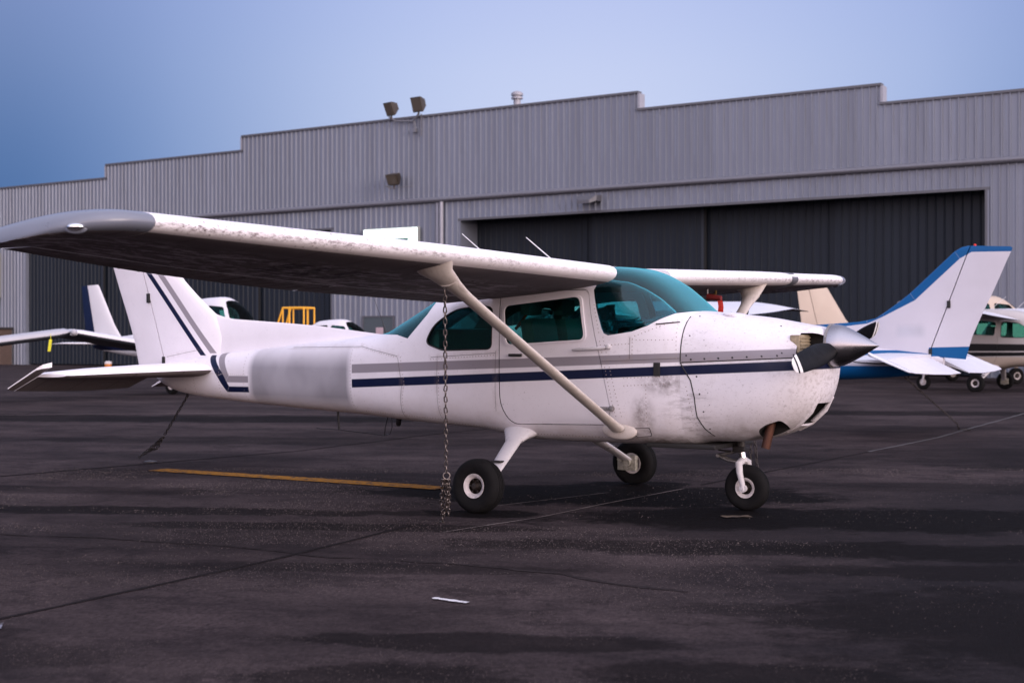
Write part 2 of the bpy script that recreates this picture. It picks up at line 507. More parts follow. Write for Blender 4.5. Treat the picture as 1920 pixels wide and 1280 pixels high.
# loose aggregate lying on the worn asphalt
def stones():
    rnd = random.Random(11)
    mats = [plain('stone_pale', (0.088, 0.072, 0.069), 0.9, spec=.1), plain('stone_grey', (0.085, 0.068, 0.07), 0.9, spec=.1), plain('stone_dark', (0.018, 0.015, 0.016), 0.9, spec=.1)]
    from mathutils import noise as mn
    V, F, MI = [], [], []
    n = 0; tries = 0
    while n < 52000 and tries < 600000:
        tries += 1
        y = 5.0 + 9.5 * rnd.random() ** 1.1
        x = rnd.uniform(-.40, .40) * y
        d = mn.fractal(Vector((x * .45, y * .9, 3.1)), .6, 2.0, 5)
        if d * 2.0 + rnd.uniform(-.35, .30) < 0.05: continue
        if x > 1.4 and y < 9 and rnd.random() < .8: continue
        if x > -.5 and 9.9 < y < 13.6 and rnd.random() < .85: continue
        q = rnd.random()
        rr = (.0012 + .0026 * rnd.random() ** 3) * (y / 7.0)
        h = rr * rnd.uniform(.5, 1.0); a0 = rnd.uniform(0, 6.28); b = len(V)
        for k in range(4):
            a = a0 + k * 1.5708 + rnd.uniform(-.4, .4); e = rr * rnd.uniform(.8, 1.25)
            V.append((x + e * math.cos(a), y + e * math.sin(a), .0005))
        V.append((x + rr * rnd.uniform(-.2, .2), y + rr * rnd.uniform(-.2, .2), h * 1.3))
        for k in range(4): F.append((b + k, b + (k + 1) % 4, b + 4)); MI.append(0 if q < .42 else (1 if q < .75 else 2))
        n += 1
    me = bpy.data.meshes.new('gravel'); me.from_pydata(V, [], F)
    for m in mats: me.materials.append(m)
    me.polygons.foreach_set('material_index', MI)
    o = bpy.data.objects.new('gravel', me); C.objects.link(o)
    o['kind'] = 'stuff'; o['label'] = 'loose pale grit scattered over the worn asphalt'; o['category'] = 'gravel'
stones()

# ------------------------------------------------------------------ hangar
HA = Vector((17.723, 51.774, 0)); HD = Vector((-0.83593, 0.54884, 0)); 
HR = math.atan2(HD.y, HD.x)
# local frame of the hangar: +x along the wall (to the left in view), -y ... local y points towards the camera side
hangar = thing('hangar', 'long grey corrugated metal hangar with stepped parapet and two wide sliding doorways', 'hangar', tuple(HA), HR)
def clad(name, col, var=0.08, spec=0.5, metal=0.25, rough=0.42):
    t = NT(name)
    n1 = t.noise(0.8, 5, 0.6, stretch=(1, 1, 0.25), lo=0.3, hi=0.7)
    oi = t.n('ShaderNodeObjectInfo')
    col2 = t.mix(n1, tuple(c * (1 - var) for c in col), tuple(c * (1 + var) for c in col))
    col2 = t.mix(t.ramp(oi.outputs['Random'], 0, 1, 0, 0.28), col2, tuple(c * .55 for c in col))
    rn = t.noise(2.2, 8, .7, vec=t.coord('Object'), stretch=(3.5, 1, .35), lo=.52, hi=.72)
    col2 = t.mix(t.math('MULTIPLY', rn, .30), col2, (col[0] * .55, col[1] * .46, col[2] * .38))
    t.set(color=col2, rough=rough, metal=metal, spec=spec)
    return t.m
M_wall = clad('galvanised_grey_cladding', (0.205, 0.222, 0.275))
M_door = clad('dark_slate_door_cladding', (0.0135, 0.0185, 0.028), 0.2, 0.22, 0.0, 0.5)
M_edge = plain('door_edge_grey', (0.030, 0.036, 0.048), 0.6, spec=.2)
M_trim = plain('dark_grey_trim', (0.10, 0.10, 0.115), 0.5, 0.2)
M_trim_l = plain('pale_grey_trim', (0.30, 0.30, 0.34), 0.5, 0.2)
M_black = plain('black_void', (0.008, 0.008, 0.009), 0.9)
# local y axis after rotation HR: (-sin, cos) = (-0.549,-0.836): that is the outward normal
def sheet_mesh(name, wid, ribs, mat, dep=0.075, rw=0.032):
    """one unit-high ribbed sheet, front towards +y"""
    prof = []
    sp = wid / ribs
    for k in range(ribs):
        c = sp * (k + 0.5)
        prof += [(sp * k + 0.001, 0.0), (c - rw - 0.018, 0.0), (c - rw * 0.5, dep), (c + rw * 0.5, dep), (c + rw + 0.018, 0.0)]
    prof.append((wid - 0.001, 0.0))
    bm = bmesh.new()
    a = [bm.verts.new((x, y, 0)) for x, y in prof]; b = [bm.verts.new((x, y, 1)) for x, y in prof]
    for i in range(len(prof) - 1): bm.faces.new((a[i], b[i], b[i + 1], a[i + 1]))
    bm.normal_update()
    for f in bm.faces:
        if f.normal.y < 0: f.normal_flip()
    me = bpy.data.meshes.new(name); bm.to_mesh(me); bm.free(); me.materials.append(mat)
    return me
sw = 0.9144
ME_wall = sheet_mesh('wall_sheet', sw, 3, M_wall)
ME_wall_hi = ME_wall
ME_door = sheet_mesh('door_sheet', 1.0, 3, M_door, 0.05, 0.022)
def put_sheet(name, me, x, y, z0, z1, sx=1.0):
    o = bpy.data.objects.new(name, me); C.objects.link(o); o.parent = hangar
    o.location = (x, y, z0); o.scale = (sx, 1, z1 - z0)
    return o
steps = [(-9.2, 4.02, 10.55), (4.02, 14.68, 11.3), (14.68, 38.09, 12.05), (38.09, 48.64, 11.3), (48.64, 63, 10.55)]
GUT = 8.05
for a, b, zt in steps:
    n = max(1, round((b - a) / sw)); s = (b - a) / n
    for k in range(n):
        put_sheet('wall_sheet', ME_wall, a + k * s, 0.0, GUT + 0.06, zt, s / sw)
doors = [(0.0, 24.1, 7.12), (31.98, 55.77, 7.05)]
def run(a, b, z0, z1, y=-0.06):
    n = max(1, round((b - a) / sw)); s = (b - a) / n
    for k in range(n):
        put_sheet('wall_sheet', ME_wall, a + k * s, y, z0, z1, s / sw)
run(-9.2, 0, 0.0, GUT - 0.06); run(0, 24.1, 7.12, GUT - 0.06); run(24.1, 28.05, 0, GUT - 0.06); run(28.05, 30.0, 2.62, GUT - .06); run(30.0, 31.98, 0, GUT - 0.06)
run(31.98, 55.77, 7.05, GUT - 0.06); run(55.77, 63, 0, GUT - 0.06)
def hpart(name, mat, *boxes, smooth=None):
    bm = bmesh.new()
    for b in boxes: box(bm, *b)
    return from_bm(name, bm, mat, hangar, smooth)
for a, b, zt in steps:
    hpart('coping', M_trim, (a - 0.03, b + 0.03, -0.25, 0.10, zt, zt + 0.10))
for x, z0, z1, sgn in ((4.02, 10.55, 11.3, 1), (14.68, 11.3, 12.05, 1), (38.09, 11.3, 12.05, -1), (48.64, 10.55, 11.3, -1)):
    hpart('corner_trim', M_trim_l, (x - 0.10 if sgn > 0 else x, x if sgn > 0 else x + 0.10, -0.40, 0.075, z0 + 0.102, z1 - 0.002))
bm = bmesh.new()
loft(bm, [[(x, 0.02 + 0.17 * math.cos(a), GUT + 0.02 + 0.13 * math.sin(a)) for a in [PI * (0.5 + k / 5) * 1 - PI / 2 * 0 for k in range(0)] + [2 * PI * k / 12 for k in range(12)]] for x in (-9.2, 63)])
from_bm('gutter', bm, plain('gutter_grey', (0.16, 0.16, 0.185), 0.45, 0.3), hangar, 40)
bm = bmesh.new(); tube(bm, [(25.12, 0.10, GUT - 0.1), (25.12, 0.10, 0.05)], 0.10, 10)
from_bm('downpipe', bm, M_trim_l, hangar, 50)
hpart('flashing', M_trim_l, (25.35, 25.5, -0.05, 0.03, 0.0, GUT - 0.08))
for di, (a, b, zt) in enumerate(doors):
    for x0, x1 in ((a - 0.1, a), (b, b + 0.1)):
        hpart('door_jamb', M_wall, (x0, x1, -1.6, -0.004, 0, zt))
    hpart('door_header', M_black, (a, b, -1.75, -0.075, zt, zt + 0.3))
    hpart('door_frame', M_trim, (a - 0.12, b + 0.12, -0.012, 0.014, zt - 0.10, zt))
    hpart('door_frame', M_trim, (a - 0.02, a + 0.06, -0.2, 0.016, 0.0, zt - 0.1))
    # sliding leaves: each a part with its ribbed sheets under it
    if di == 0: ss = [0, 6.15, 12.0, 17.55, 24.1]
    else: ss = [31.98, 37.1, 43.2, 49.1, 55.77]
    ys = [-1.10, -1.32, -1.10, -1.40] if di == 0 else [-.42, -.25, -.42, -.25]
    for k in range(4):
        x0, x1, y = ss[k], ss[k + 1], ys[k]
        leaf = hpart('door_leaf', M_door, (x0 + .01, x1 + 0.06, y - 0.10, y - 0.012, 0.05, zt + 0.1))
        hpart('door_stile', M_black, (x0 - 0.02, x0 + 0.08, y - 0.02, y + 0.06, 0.05, zt + 0.05))
        hpart('leaf_edge', M_edge, (x0 + 0.085, x0 + 0.20, y - 0.02, y + 0.055, 0.05, zt + 0.05))
        n = round((x1 - x0)); s = (x1 - x0) / n
        for j in range(n):
            o = bpy.data.objects.new('door_sheet', ME_door); C.objects.link(o); o.parent = leaf
            o.location = (x0 + j * s, y, 0.07); o.scale = (s, 1, zt - 0.0)
# body of the building behind the front wall
hpart('roof', M_wall, (-9.1, 62.9, -40, -2.1, 9.2, 9.5))
hpart('side_wall', M_wall, (-9.2, -9.1, -40, -0.1, 0, 9.2), (62.9, 63, -40, -0.1, 0, 9.2))
hpart('rear_wall', M_black, (-9.1, 62.9, -2.3, -2.1, 0, 9.2))
# personnel door
dr = hpart('side_door', plain('dark_grey_door_paint', (0.06, 0.075, 0.085), 0.5), (28.13, 29.92, -0.09, 0.0, 0.03, 2.55))
hp = from_bm('door_sign', (lambda b: (box(b, 28.7, 29.15, 0.002, 0.012, 1.55, 2.05), b)[1])(bmesh.new()), plain('pink_notice', (0.45, 0.33, 0.36), 0.5), dr)
hpart('door_casing', M_trim, (28.05, 28.125, -0.1, 0.03, 0, 2.62), (29.925, 30.0, -0.1, 0.03, 0, 2.62), (28.125, 29.925, -0.1, 0.03, 2.555, 2.62))

def to_world(x, y, z): 
    return HA + HD * x + Vector((-HD.y, HD.x, 0)) * y + Vector((0, 0, z))
def at_wall(name, label, cat, x, y, z, group=None):
    p = to_world(x, y, z)
    return thing(name, label, cat, tuple(p), HR, group)
# lit sign
sg = at_wall('lit_sign', 'glowing white rectangular sign on the hangar wall above the near wing', 'sign', 28.1, 0.0, 4.9)
bm = bmesh.new(); bbox(bm, -1.68, 1.68, 0.02, 0.22, 0, 1.95, 0.02)
from_bm('sign_case', bm, plain('sign_case_grey', (0.3, 0.32, 0.31), 0.5), sg)
bm = bmesh.new(); box(bm, -1.64, 1.64, 0.221, 0.232, 0.04, 1.91)
t = NT('lit_sign_face'); t.set(color=(0.8, 0.85, 0.82), ecol=(0.80, 1.0, 0.92), estr=1.5)
from_bm('sign_face', bm, t.m, sg)
bm = bmesh.new(); box(bm, -1.1, 0.42, 0.234, 0.27, 1.29, 1.42); box(bm, 0.42, 0.55, 0.234, 0.27, 0.6, 1.42)
from_bm('sign_line', bm, plain('sign_green', (0.01, 0.12, 0.09), 0.5), sg)
# lamp at far left
lp = at_wall('wall_lamp', 'small lit wall lamp at the left edge of the hangar front', 'lamp', 58.5, 0.0, 4.6)
bm = bmesh.new(); bbox(bm, -0.45, 0.42, 0.0, 0.3, -0.6, 2.1, 0.03)
from_bm('lamp_housing', bm, plain('lamp_housing_grey', (0.2, 0.2, 0.2), 0.5), lp)
bm = bmesh.new(); bbox(bm, -0.35, 0.33, 0.29, 0.36, 0.0, 1.9, 0.02)
t = NT('lamp_glow'); t.set(color=(0.8, 0.9, 0.6), ecol=(0.85, 1.0, 0.55), estr=1.6)
from_bm('lamp_lens', bm, t.m, lp)
# floodlights
M_lamp = plain('floodlight_bronze', (0.05, 0.038, 0.028), 0.5, 0.3)
M_glassl = NT('floodlight_lens'); M_glassl.set(color=(0.10, 0.085, 0.07), rough=0.12, spec=0.9); M_glassl = M_glassl.m
M_galv = plain('galvanised_bracket', (0.2, 0.2, 0.22), 0.5, 0.4)
def flood(name, label, x, z, pivot, tilt, pan, w=0.72, h=0.62, d=0.38, group='floodlights on the hangar'):
    f = at_wall(name, label, 'floodlight', x, pivot, z, group)
    bm = bmesh.new()
    r0 = [(-w / 2, d / 2, -h / 2), (w / 2, d / 2, -h / 2), (w / 2, d / 2, h / 2), (-w / 2, d / 2, h / 2)]
    r1 = [(-w * .34, -d / 2, -h * .32), (w * .34, -d / 2, -h * .32), (w * .34, -d / 2, h * .32), (-w * .34, -d / 2, h * .32)]
    loft(bm, [r0, [(p[0], p[1] - 0.10, p[2]) for p in r0], r1])
    for k in range(5):
        xx = -w * .28 + k * w * .14
        box(bm, xx - .012, xx + .012, -d / 2 - 0.10, -d / 2 + .03, -h * .26, h * .26)
    Mx = Matrix.Rotation(pan, 4, 'Z') @ Matrix.Rotation(tilt, 4, 'X')
    off = Matrix.Translation((0, 0, 0.46))
    bmesh.ops.bevel(bm, geom=[e for e in bm.edges if e.calc_length() > 0.3], offset=0.02, segments=2, affect='EDGES')
    bmesh.ops.transform(bm, matrix=off @ Mx, verts=bm.verts)
    from_bm('housing', bm, M_lamp, f, 30)
    bm = bmesh.new(); box(bm, -w * .44, w * .44, d / 2 + .002, d / 2 + .014, -h * .43, h * .43)
    bmesh.ops.transform(bm, matrix=off @ Mx, verts=bm.verts)
    from_bm('lens', bm, M_glassl, f)
    bm = bmesh.new(); tube(bm, [(0, 0, -0.06), (0, 0, 0.22)], 0.045, 8)
    tube(bm, [(-w * .38, 0, .46), (-w * .36, 0, .14), (w * .36, 0, .14), (w * .38, 0, .46)], 0.03, 6)
    from_bm('yoke', bm, M_lamp, f, 40)
    return f
f1 = flood('floodlight', 'left of the two bronze floodlights standing above the parapet', 28.0, 12.15, 0.25, R(-24), R(-12), 0.56, 0.66, 0.40)
f2 = flood('floodlight', 'right of the two bronze floodlights standing above the parapet', 26.35, 12.2, 0.25, R(-18), R(-4), 0.60, 0.72, 0.40)
f3 = flood('floodlight', 'lone bronze floodlight low on the parapet cladding above the lit sign', 27.6, 8.72, 0.55, R(-30), R(5), 0.62, 0.52, 0.45)
bk = at_wall('lamp_bracket', 'galvanised bracket under the pair of rooftop floodlights', 'bracket', 27.2, 0.0, 12.1)
bm = bmesh.new()
tube(bm, [(0.95, 0.25, 0.1), (0.55, 0.2, -0.12), (-0.45, 0.15, -0.2), (-0.85, 0.25, 0.12)], 0.04, 6)
box(bm, -0.92, -0.86, 0.08, 0.12, -0.95, 0.1)
tube(bm, [(-0.5, 0.12, -0.2), (-0.6, 0.1, -0.7)], 0.025, 6)
from_bm('arm', bm, M_galv, bk)
bm = bmesh.new(); bbox(bm, -0.62, -0.44, 0.08, 0.2, -0.75, -0.55, 0.02)
from_bm('junction_box', bm, M_galv, bk)
bm = bmesh.new(); tube(bm, [(0.1, 0.05, 0), (0.1, 0.5, 0.05)], 0.035, 6); tube(bm, [(-1.2, 0.08, 0.02), (0.2, 0.08, -0.03)], 0.02, 6)
o = from_bm('mount_arm', bm, M_galv, f3)
# vent on the roof
p = to_world(21.9, -1.5, 9.5)
vn = thing('roof_vent', 'capped metal flue pipe rising above the parapet', 'vent', tuple(p), HR)
bm = bmesh.new(); tube(bm, [(0, 0, 0), (0, 0, 3.35)], 0.17, 16)
from_bm('pipe', bm, M_trim_l, vn, 40)
bm = bmesh.new(); lathe(bm, [(0.17, 3.2), (0.27, 3.22), (0.27, 3.30), (0.2, 3.32), (0.2, 3.37), (0.28, 3.38), (0.28, 3.48), (0.2, 3.56), (0.05, 3.6)], 'z', n=20)
from_bm('cap', bm, M_trim_l, vn, 35)
# small lamps under the gutter
for x, lab in ((17.0, 'dark box lamp hanging under the gutter over the right hangar doorway'), (40.8, 'dark box lamp hanging under the gutter over the left hangar doorway')):
    f = at_wall('gutter_lamp', lab, 'lamp', x, 0.0, GUT - 0.55, 'box lamps under the gutter')
    bm = bmesh.new()
    loft(bm, [[(-0.5, 0.0, 0.28), (0.5, 0.0, 0.28), (0.5, 0.0, 0.0), (-0.5, 0.0, 0.0)], [(-0.5, 0.45, 0.24), (0.5, 0.45, 0.24), (0.5, 0.45, 0.0), (-0.5, 0.45, 0.0)],
              [(-0.3, 0.75, 0.02), (0.3, 0.75, 0.02), (0.3, 0.75, -0.12), (-0.3, 0.75, -0.12)]])
    from_bm('housing', bm, M_trim, f)
# bollards and cabinet by the left hangar wall
def bollard(lab, loc, col, h=0.95, r=0.16, cap=True):
    b = thing('bollard', lab, 'bollard', loc, 0, 'bollards in front of the hangar')
    bm = bmesh.new(); lathe(bm, [(r, 0), (r, h * 0.86 if cap else h), (r * .6, h * 0.90 if cap else h + .06)], 'z', n=16)
    from_bm('post', bm, plain('bollard_paint', col, 0.6, var=0.3, scale=4), b, 40)
    if cap:
        bm = bmesh.new(); lathe(bm, [(r * 1.04, h * 0.8), (r * 1.04, h * .95), (r * .5, h)], 'z', n=16)
        from_bm('band', bm, plain('bollard_white', (0.6, 0.55, 0.55), 0.6), b, 40)
bollard('short orange bollard with white top before the left doorway', (-16.6, 57.0, 0), (0.55, 0.19, 0.045), 0.55, .14)
bollard('yellow bollard beside the brown cabinet at the hangar corner', tuple(to_world(57.9, 1.2, 0)), (0.55, 0.28, 0.02), 1.25, .15, False)
cb = thing('cabinet', 'brown wooden cabinet standing against the hangar wall at far left', 'cabinet', tuple(to_world(58.0, 0.5, 0)), HR)
bm = bmesh.new(); bbox(bm, -1.1, 1.1, -0.4, 0.4, 0.0, 2.1, 0.02)
from_bm('case', bm, plain('brown_board', (0.085, 0.055, 0.045), 0.7, scale=3), cb)
bm = bmesh.new(); bbox(bm, -1.18, 1.18, -0.45, 0.48, 2.1, 2.22, 0.02)
from_bm('lid', bm, plain('dark_board', (0.02, 0.018, 0.018), 0.6), cb)
bm = bmesh.new(); box(bm, -1.05, -0.02, 0.40, 0.43, 0.1, 2.0); box(bm, 0.02, 1.05, 0.40, 0.43, 0.1, 2.0)
from_bm('door', bm, plain('brown_board_door', (0.10, 0.065, 0.05), 0.7, scale=3), cb)
# yellow maintenance stand
st_w = 1
st = thing('maintenance_stand', 'yellow tubular maintenance stand in front of the left hangar doorway', 'work stand', (-6.85, 44.5, 0), R(-25))
M_yel = plain('safety_yellow', (0.75, 0.36, 0.02), 0.5, var=0.15)
def bars(name, segs, r, mat, parent, n=6):
    bm = bmesh.new()
    for s in segs: tube(bm, s, r, n)
    return from_bm(name, bm, mat, parent, 50)
a, b = 0.40, 0.3
for sx in (-a, a):
    for sy in (-b, b): bars('post', [[(sx, sy, 0), (sx, sy, 2.42)]], 0.028, M_yel, st)
bars('guard_rail', [[(-a, -b, 2.42), (a, -b, 2.42)], [(-a, b, 2.42), (a, b, 2.42)], [(-a, -b, 2.42), (-a, b, 2.42)], [(a, -b, 2.42), (a, b, 2.42)], [(-.15, -b, 1.5), (-.15, -b, 2.42)], [(.15, b, 1.5), (.15, b, 2.42)]], 0.035, M_yel, st)
bars('brace', [[(-a, -b, 1.5), (-.1, -b, 2.4)], [(a, -b, 0.1), (-a, -b, 1.4)], [(-a, b, 0.1), (a, b, 1.4)], [(-a - .35, -b, 1.5), (-a, -b, 2.42)]], 0.03, M_yel, st)
bm = bmesh.new(); bbox(bm, -a, a, -b, b, 1.45, 1.53, 0.01)
from_bm('platform', bm, M_yel, st)
bars('ladder', [[(-a - .5, -b, 0), (-a, -b, 1.45)], [(-a - .5, b, 0), (-a, b, 1.45)]] + [[(-a - .5 + .5 * k / 5, -b, 1.45 * k / 5), (-a - .5 + .5 * k / 5, b, 1.45 * k / 5)] for k in range(1, 5)], 0.025, M_yel, st)

# ------------------------------------------------------------------ high-wing aircraft (parked one in front, copies behind)
ST = [ # x, ztop, zbot, halfwidth, ntop, nbot, zc, tumble
 (1.33, 1.567, .515, .500, 3.0, 3.6, 1.05, 0), (1.2, 1.68, .510, .520, 3.0, 4, 1.05, 0), (1.05, 1.80, .505, .530, 3.0, 4, 1.05, 0),
 (.90, 1.88, .502, .535, 3.2, 4, 1.05, .02), (.75, 1.925, .50, .540, 3.6, 4, 1.05, .03), (.60, 1.94, .50, .540, 4.2, 4, 1.05, .05), (.3, 1.94, .497, .542, 5, 4, 1.05, .07),
 (-.1, 1.935, .50, .542, 5, 4, 1.05, .08), (-.35, 1.925, .525, .540, 5, 4, 1.05, .08), (-.6, 1.90, .565, .532, 5, 4, 1.05, .08), (-.9, 1.83, .585, .52, 4.5, 4, 1.05, .07),
 (-1.2, 1.68, .598, .502, 4, 3.8, 1.03, .05), (-1.5, 1.53, .612, .478, 3.6, 3.6, 1.03, .02), (-1.75, 1.42, .63, .455, 3.3, 3.4, 1.03, 0), (-2.1, 1.375, .65, .415, 3.0, 3.2, 1.02, 0),
 (-2.8, 1.315, .68, .335, 2.8, 3, 1.0, 0), (-3.5, 1.25, .715, .25, 2.6, 2.8, .98, 0), (-4.1, 1.20, .75, .18, 2.5, 2.5, .98, 0), (-4.6, 1.15, .80, .12, 2.3, 2.3, .99, 0),
 (-4.9, 1.11, .89, .07, 2.2, 2.2, 1.0, 0), (-5.0, 1.06, .95, .04, 2, 2, 1.0, 0)]
CW = [ (1.3305, 1.567, .515, .500, 3.0, 3.6, 1.05, 0), (1.45, 1.556, .535, .499, 2.8, 3.2, 1.05, 0), (1.66, 1.535, .545, .488, 2.7, 3.0, 1.05, 0), (1.88, 1.508, .575, .470, 2.6, 2.8, 1.06, 0),
 (2.03, 1.482, .620, .446, 2.5, 2.6, 1.07, 0), (2.14, 1.462, .675, .412, 2.5, 2.4, 1.09, 0), (2.22, 1.448, .74, .372, 2.5, 2.3, 1.11, 0), (2.28, 1.438, .805, .325, 2.5, 2.2, 1.14, 0), (2.32, 1.425, .87, .275, 2.4, 2.1, 1.17, 0), (2.345, 1.41, .93, .225, 2.3, 2.1, 1.19, 0), (2.36, 1.39, .99, .185, 2.2, 2.0, 1.2, 0)]
def interp(tab, x):
    tab = sorted(tab)
    if x <= tab[0][0]: return list(tab[0])
    if x >= tab[-1][0]: return list(tab[-1])
    for i in range(len(tab) - 1):
        if tab[i][0] <= x <= tab[i + 1][0]: break
    a, b = tab[i], tab[i + 1]
    h = b[0] - a[0]; t = (x - a[0]) / h
    out = [x]
    for k in range(1, len(a)):
        m0 = (b[k] - a[k]) / h; m1 = m0
        if i > 0:
            s = (a[k] - tab[i - 1][k]) / (a[0] - tab[i - 1][0]); m_a = 0 if s * m0 <= 0 else 2 * s * m0 / (s + m0)
        else: m_a = m0
        if i < len(tab) - 2:
            s = (tab[i + 2][k] - b[k]) / (tab[i + 2][0] - b[0]); m_b = 0 if s * m0 <= 0 else 2 * s * m0 / (s + m0)
        else: m_b = m0
        t2, t3 = t * t, t * t * t
        out.append((2 * t3 - 3 * t2 + 1) * a[k] + (t3 - 2 * t2 + t) * h * m_a + (-2 * t3 + 3 * t2) * b[k] + (t3 - t2) * h * m_b)
    return out
def ring(tab, x, off=0.0, n=56):
    _, zt, zb, w, n1, n2, zc, tb = interp(tab, x)
    zt -= off; zb += off; w -= off
    r = []
    for k in range(n):
        a = 2 * PI * k / n
        ca, sa = math.cos(a), math.sin(a)
        e = n1 if sa >= 0 else n2
        y = w * math.copysign(abs(ca) ** (2 / e), ca)
        z = zc + (zt - zc if sa >= 0 else zc - zb) * math.copysign(abs(sa) ** (2 / e), sa)
        if z > zc: y *= 1 - tb * (z - zc) / (zt - zc)
        r.append((x, y, z))
    return r
def solid(tab, x0, x1, off=0.0, nst=60, n=56):
    bm = bmesh.new()
    loft(bm, [ring(tab, x0 + (x1 - x0) * k / nst, off, n) for k in range(nst + 1)])
    bmesh.ops.recalc_face_normals(bm, faces=bm.faces)
    return bm

# paint schemes
def lin(x, a, s, x0=-.307): return a + s * (x - x0)
nb0, nb1 = (lambda x: lin(x, .992, .0475)), (lambda x: lin(x, 1.066, .0465))
gb0, gb1 = (lambda x: lin(x, 1.107, .0380)), (lambda x: lin(x, 1.190, .0400))
navy_q = [[(-2.0, nb0(-2.0)), (2.4, nb0(2.4)), (2.4, nb1(2.4)), (-2.0, nb1(-2.0))],
          [(-3.45, .832), (-3.45, .888), (-3.745, .885), (-3.79, .828)], [(-3.745, .885), (-3.79, .828), (-3.93, .985), (-3.84, 1.01)], [(-3.93, .985), (-3.84, 1.01), (-4.03, 1.19), (-4.12, 1.19)]]
grey_q = [[(-2.0, gb0(-2.0)), (2.4, gb0(2.4)), (2.4, gb1(2.4) - .02), (-2.0, gb1(-2.0))],
          [(-3.45, .928), (-3.45, .992), (-3.745, .99), (-3.80, .925)], [(-3.745, .99), (-3.80, .925), (-3.98, 1.215), (-3.885, 1.215)]]
gp = (0.0, 2.0)
joints = [[(-1.43, 1.19), (-1.435, 1.19), (-1.385, .95), (-1.38, .95)], [(-1.385, .95), (-1.38, .95), (-1.43, .62), (-1.435, .62)], [(-1.92, 1.283), (-1.92, 1.288), (-1.44, 1.203), (-1.44, 1.198)],
          [(.905, 1.36), (.91, 1.36), (.91, 1.19), (.905, 1.19)], [(.60, 1.165), (.60, 1.17), (1.33, 1.20), (1.33, 1.195)], [(-1.05, 1.19), (-1.05, 1.195), (-.36, 1.235), (-.36, 1.23)], [(-.36, .75), (-.356, .75), (-.356, 1.25), (-.36, 1.25)], [(-.98, .60), (-.976, .60), (-.976, 1.2), (-.98, 1.2)], [(-2.9, 1.268), (-2.9, 1.273), (-1.92, 1.285), (-1.92, 1.28)]]
def fus_extra(t, col):
    # oily soot behind the cowling seam and a scuffed patch over the door hinge
    x, z = t.xyz()[0], t.xyz()[2]
    def blob(cx, cz, rx, rz):
        dx = t.math('MULTIPLY', t.math('SUBTRACT', x, cx), 1 / rx); dz = t.math('MULTIPLY', t.math('SUBTRACT', z, cz), 1 / rz)
        return t.ramp(t.math('SQRT', t.math('ADD', t.math('MULTIPLY', dx, dx), t.math('MULTIPLY', dz, dz))), 1.0, 0.1)
    m = t.math('MAXIMUM', blob(1.22, 1.01, .28, .12), t.math('MAXIMUM', blob(1.02, .75, .12, .2), blob(1.1, .55, .45, .06)))
    m = t.math('MULTIPLY', t.math('MAXIMUM', m, 0.0), t.noise(16, 6, .7, lo=.35, hi=.62))
    return low_dirt(t, t.mix(t.math('MULTIPLY', m, .85), col, (0.09, 0.065, 0.06)))
def low_dirt(t, col):
    z, x = t.xyz()[2], t.xyz()[0]
    m = t.math('MULTIPLY', t.ramp(z, .98, .56), t.noise(4.5, 8, .7, stretch=(.7, 1, 1), lo=.30, hi=.72))
    col = t.mix(t.math('MULTIPLY', m, .42), col, (0.33, 0.235, 0.17))
    near = t.math('MULTIPLY', t.ramp(t.math('ABSOLUTE', t.math('SUBTRACT', x, 1.40)), .26, .02), t.ramp(z, 1.14, .72, .15, 1.0))
    wh = t.noise(11, 10, .78, stretch=(.45, 1, 1.8), lo=.50, hi=.64)
    col = t.mix(t.math('MULTIPLY', t.math('MULTIPLY', near, wh), .7), col, (0.10, 0.07, 0.065))
    m2 = t.math('MULTIPLY', t.noise(48, 9, .75, stretch=(.6, 1, 1.2), lo=.58, hi=.66), t.ramp(x, .4, 1.4))
    return t.mix(t.math('MULTIPLY', m2, .45), col, (0.16, 0.12, 0.11))
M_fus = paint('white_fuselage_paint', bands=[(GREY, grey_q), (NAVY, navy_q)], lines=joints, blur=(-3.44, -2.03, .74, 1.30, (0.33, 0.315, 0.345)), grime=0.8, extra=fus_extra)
def cowl_extra(t, col):
    x, z = t.xyz()[0], t.xyz()[2]
    front = t.math('MULTIPLY', t.ramp(x, 2.0, 2.35), t.noise(30, 8, .75, lo=.50, hi=.60))
    col = t.mix(t.math('MULTIPLY', front, .35), col, (0.16, 0.11, 0.09))
    ex = t.math('MULTIPLY', t.math('MULTIPLY', t.ramp(z, .80, .60), t.ramp(x, 1.2, 1.8)), t.noise(7, 9, .7, lo=.4, hi=.62))
    return t.mix(t.math('MULTIPLY', ex, .45), col, (0.13, 0.09, 0.07))
M_cowl = paint('white_cowl_paint', bands=[(GREY, grey_q), (NAVY, navy_q)], grime=1.35, extra=lambda t, c: cowl_extra(t, low_dirt(t, c)), lines=[[(1.34, 1.168), (1.34, 1.172), (2.2, 1.207), (2.2, 1.203)]])
M_doorp = paint('white_door_paint', bands=[(GREY, grey_q), (NAVY, navy_q)], grime=0.5)
fin_navy = [[(-5.106, 2.041), (-5.017, 2.027), (-4.211, 1.185), (-4.287, 1.185)], [(-5.106, 2.041), (-5.017, 2.027), (-5.46, 2.50), (-5.55, 2.50)]]
fin_grey = [[(-4.928, 2.019), (-4.833, 2.006), (-4.075, 1.208), (-4.158, 1.207)], [(-4.928, 2.019), (-4.833, 2.006), (-5.28, 2.48), (-5.37, 2.48)]]
M_fin = paint('white_fin_paint', bands=[(GREY, fin_grey), (NAVY, fin_navy)], grime=0.35, lines=[[(-4.8, 1.165), (-4.8, 1.169), (-4.3, 1.245), (-4.3, 1.241)]])
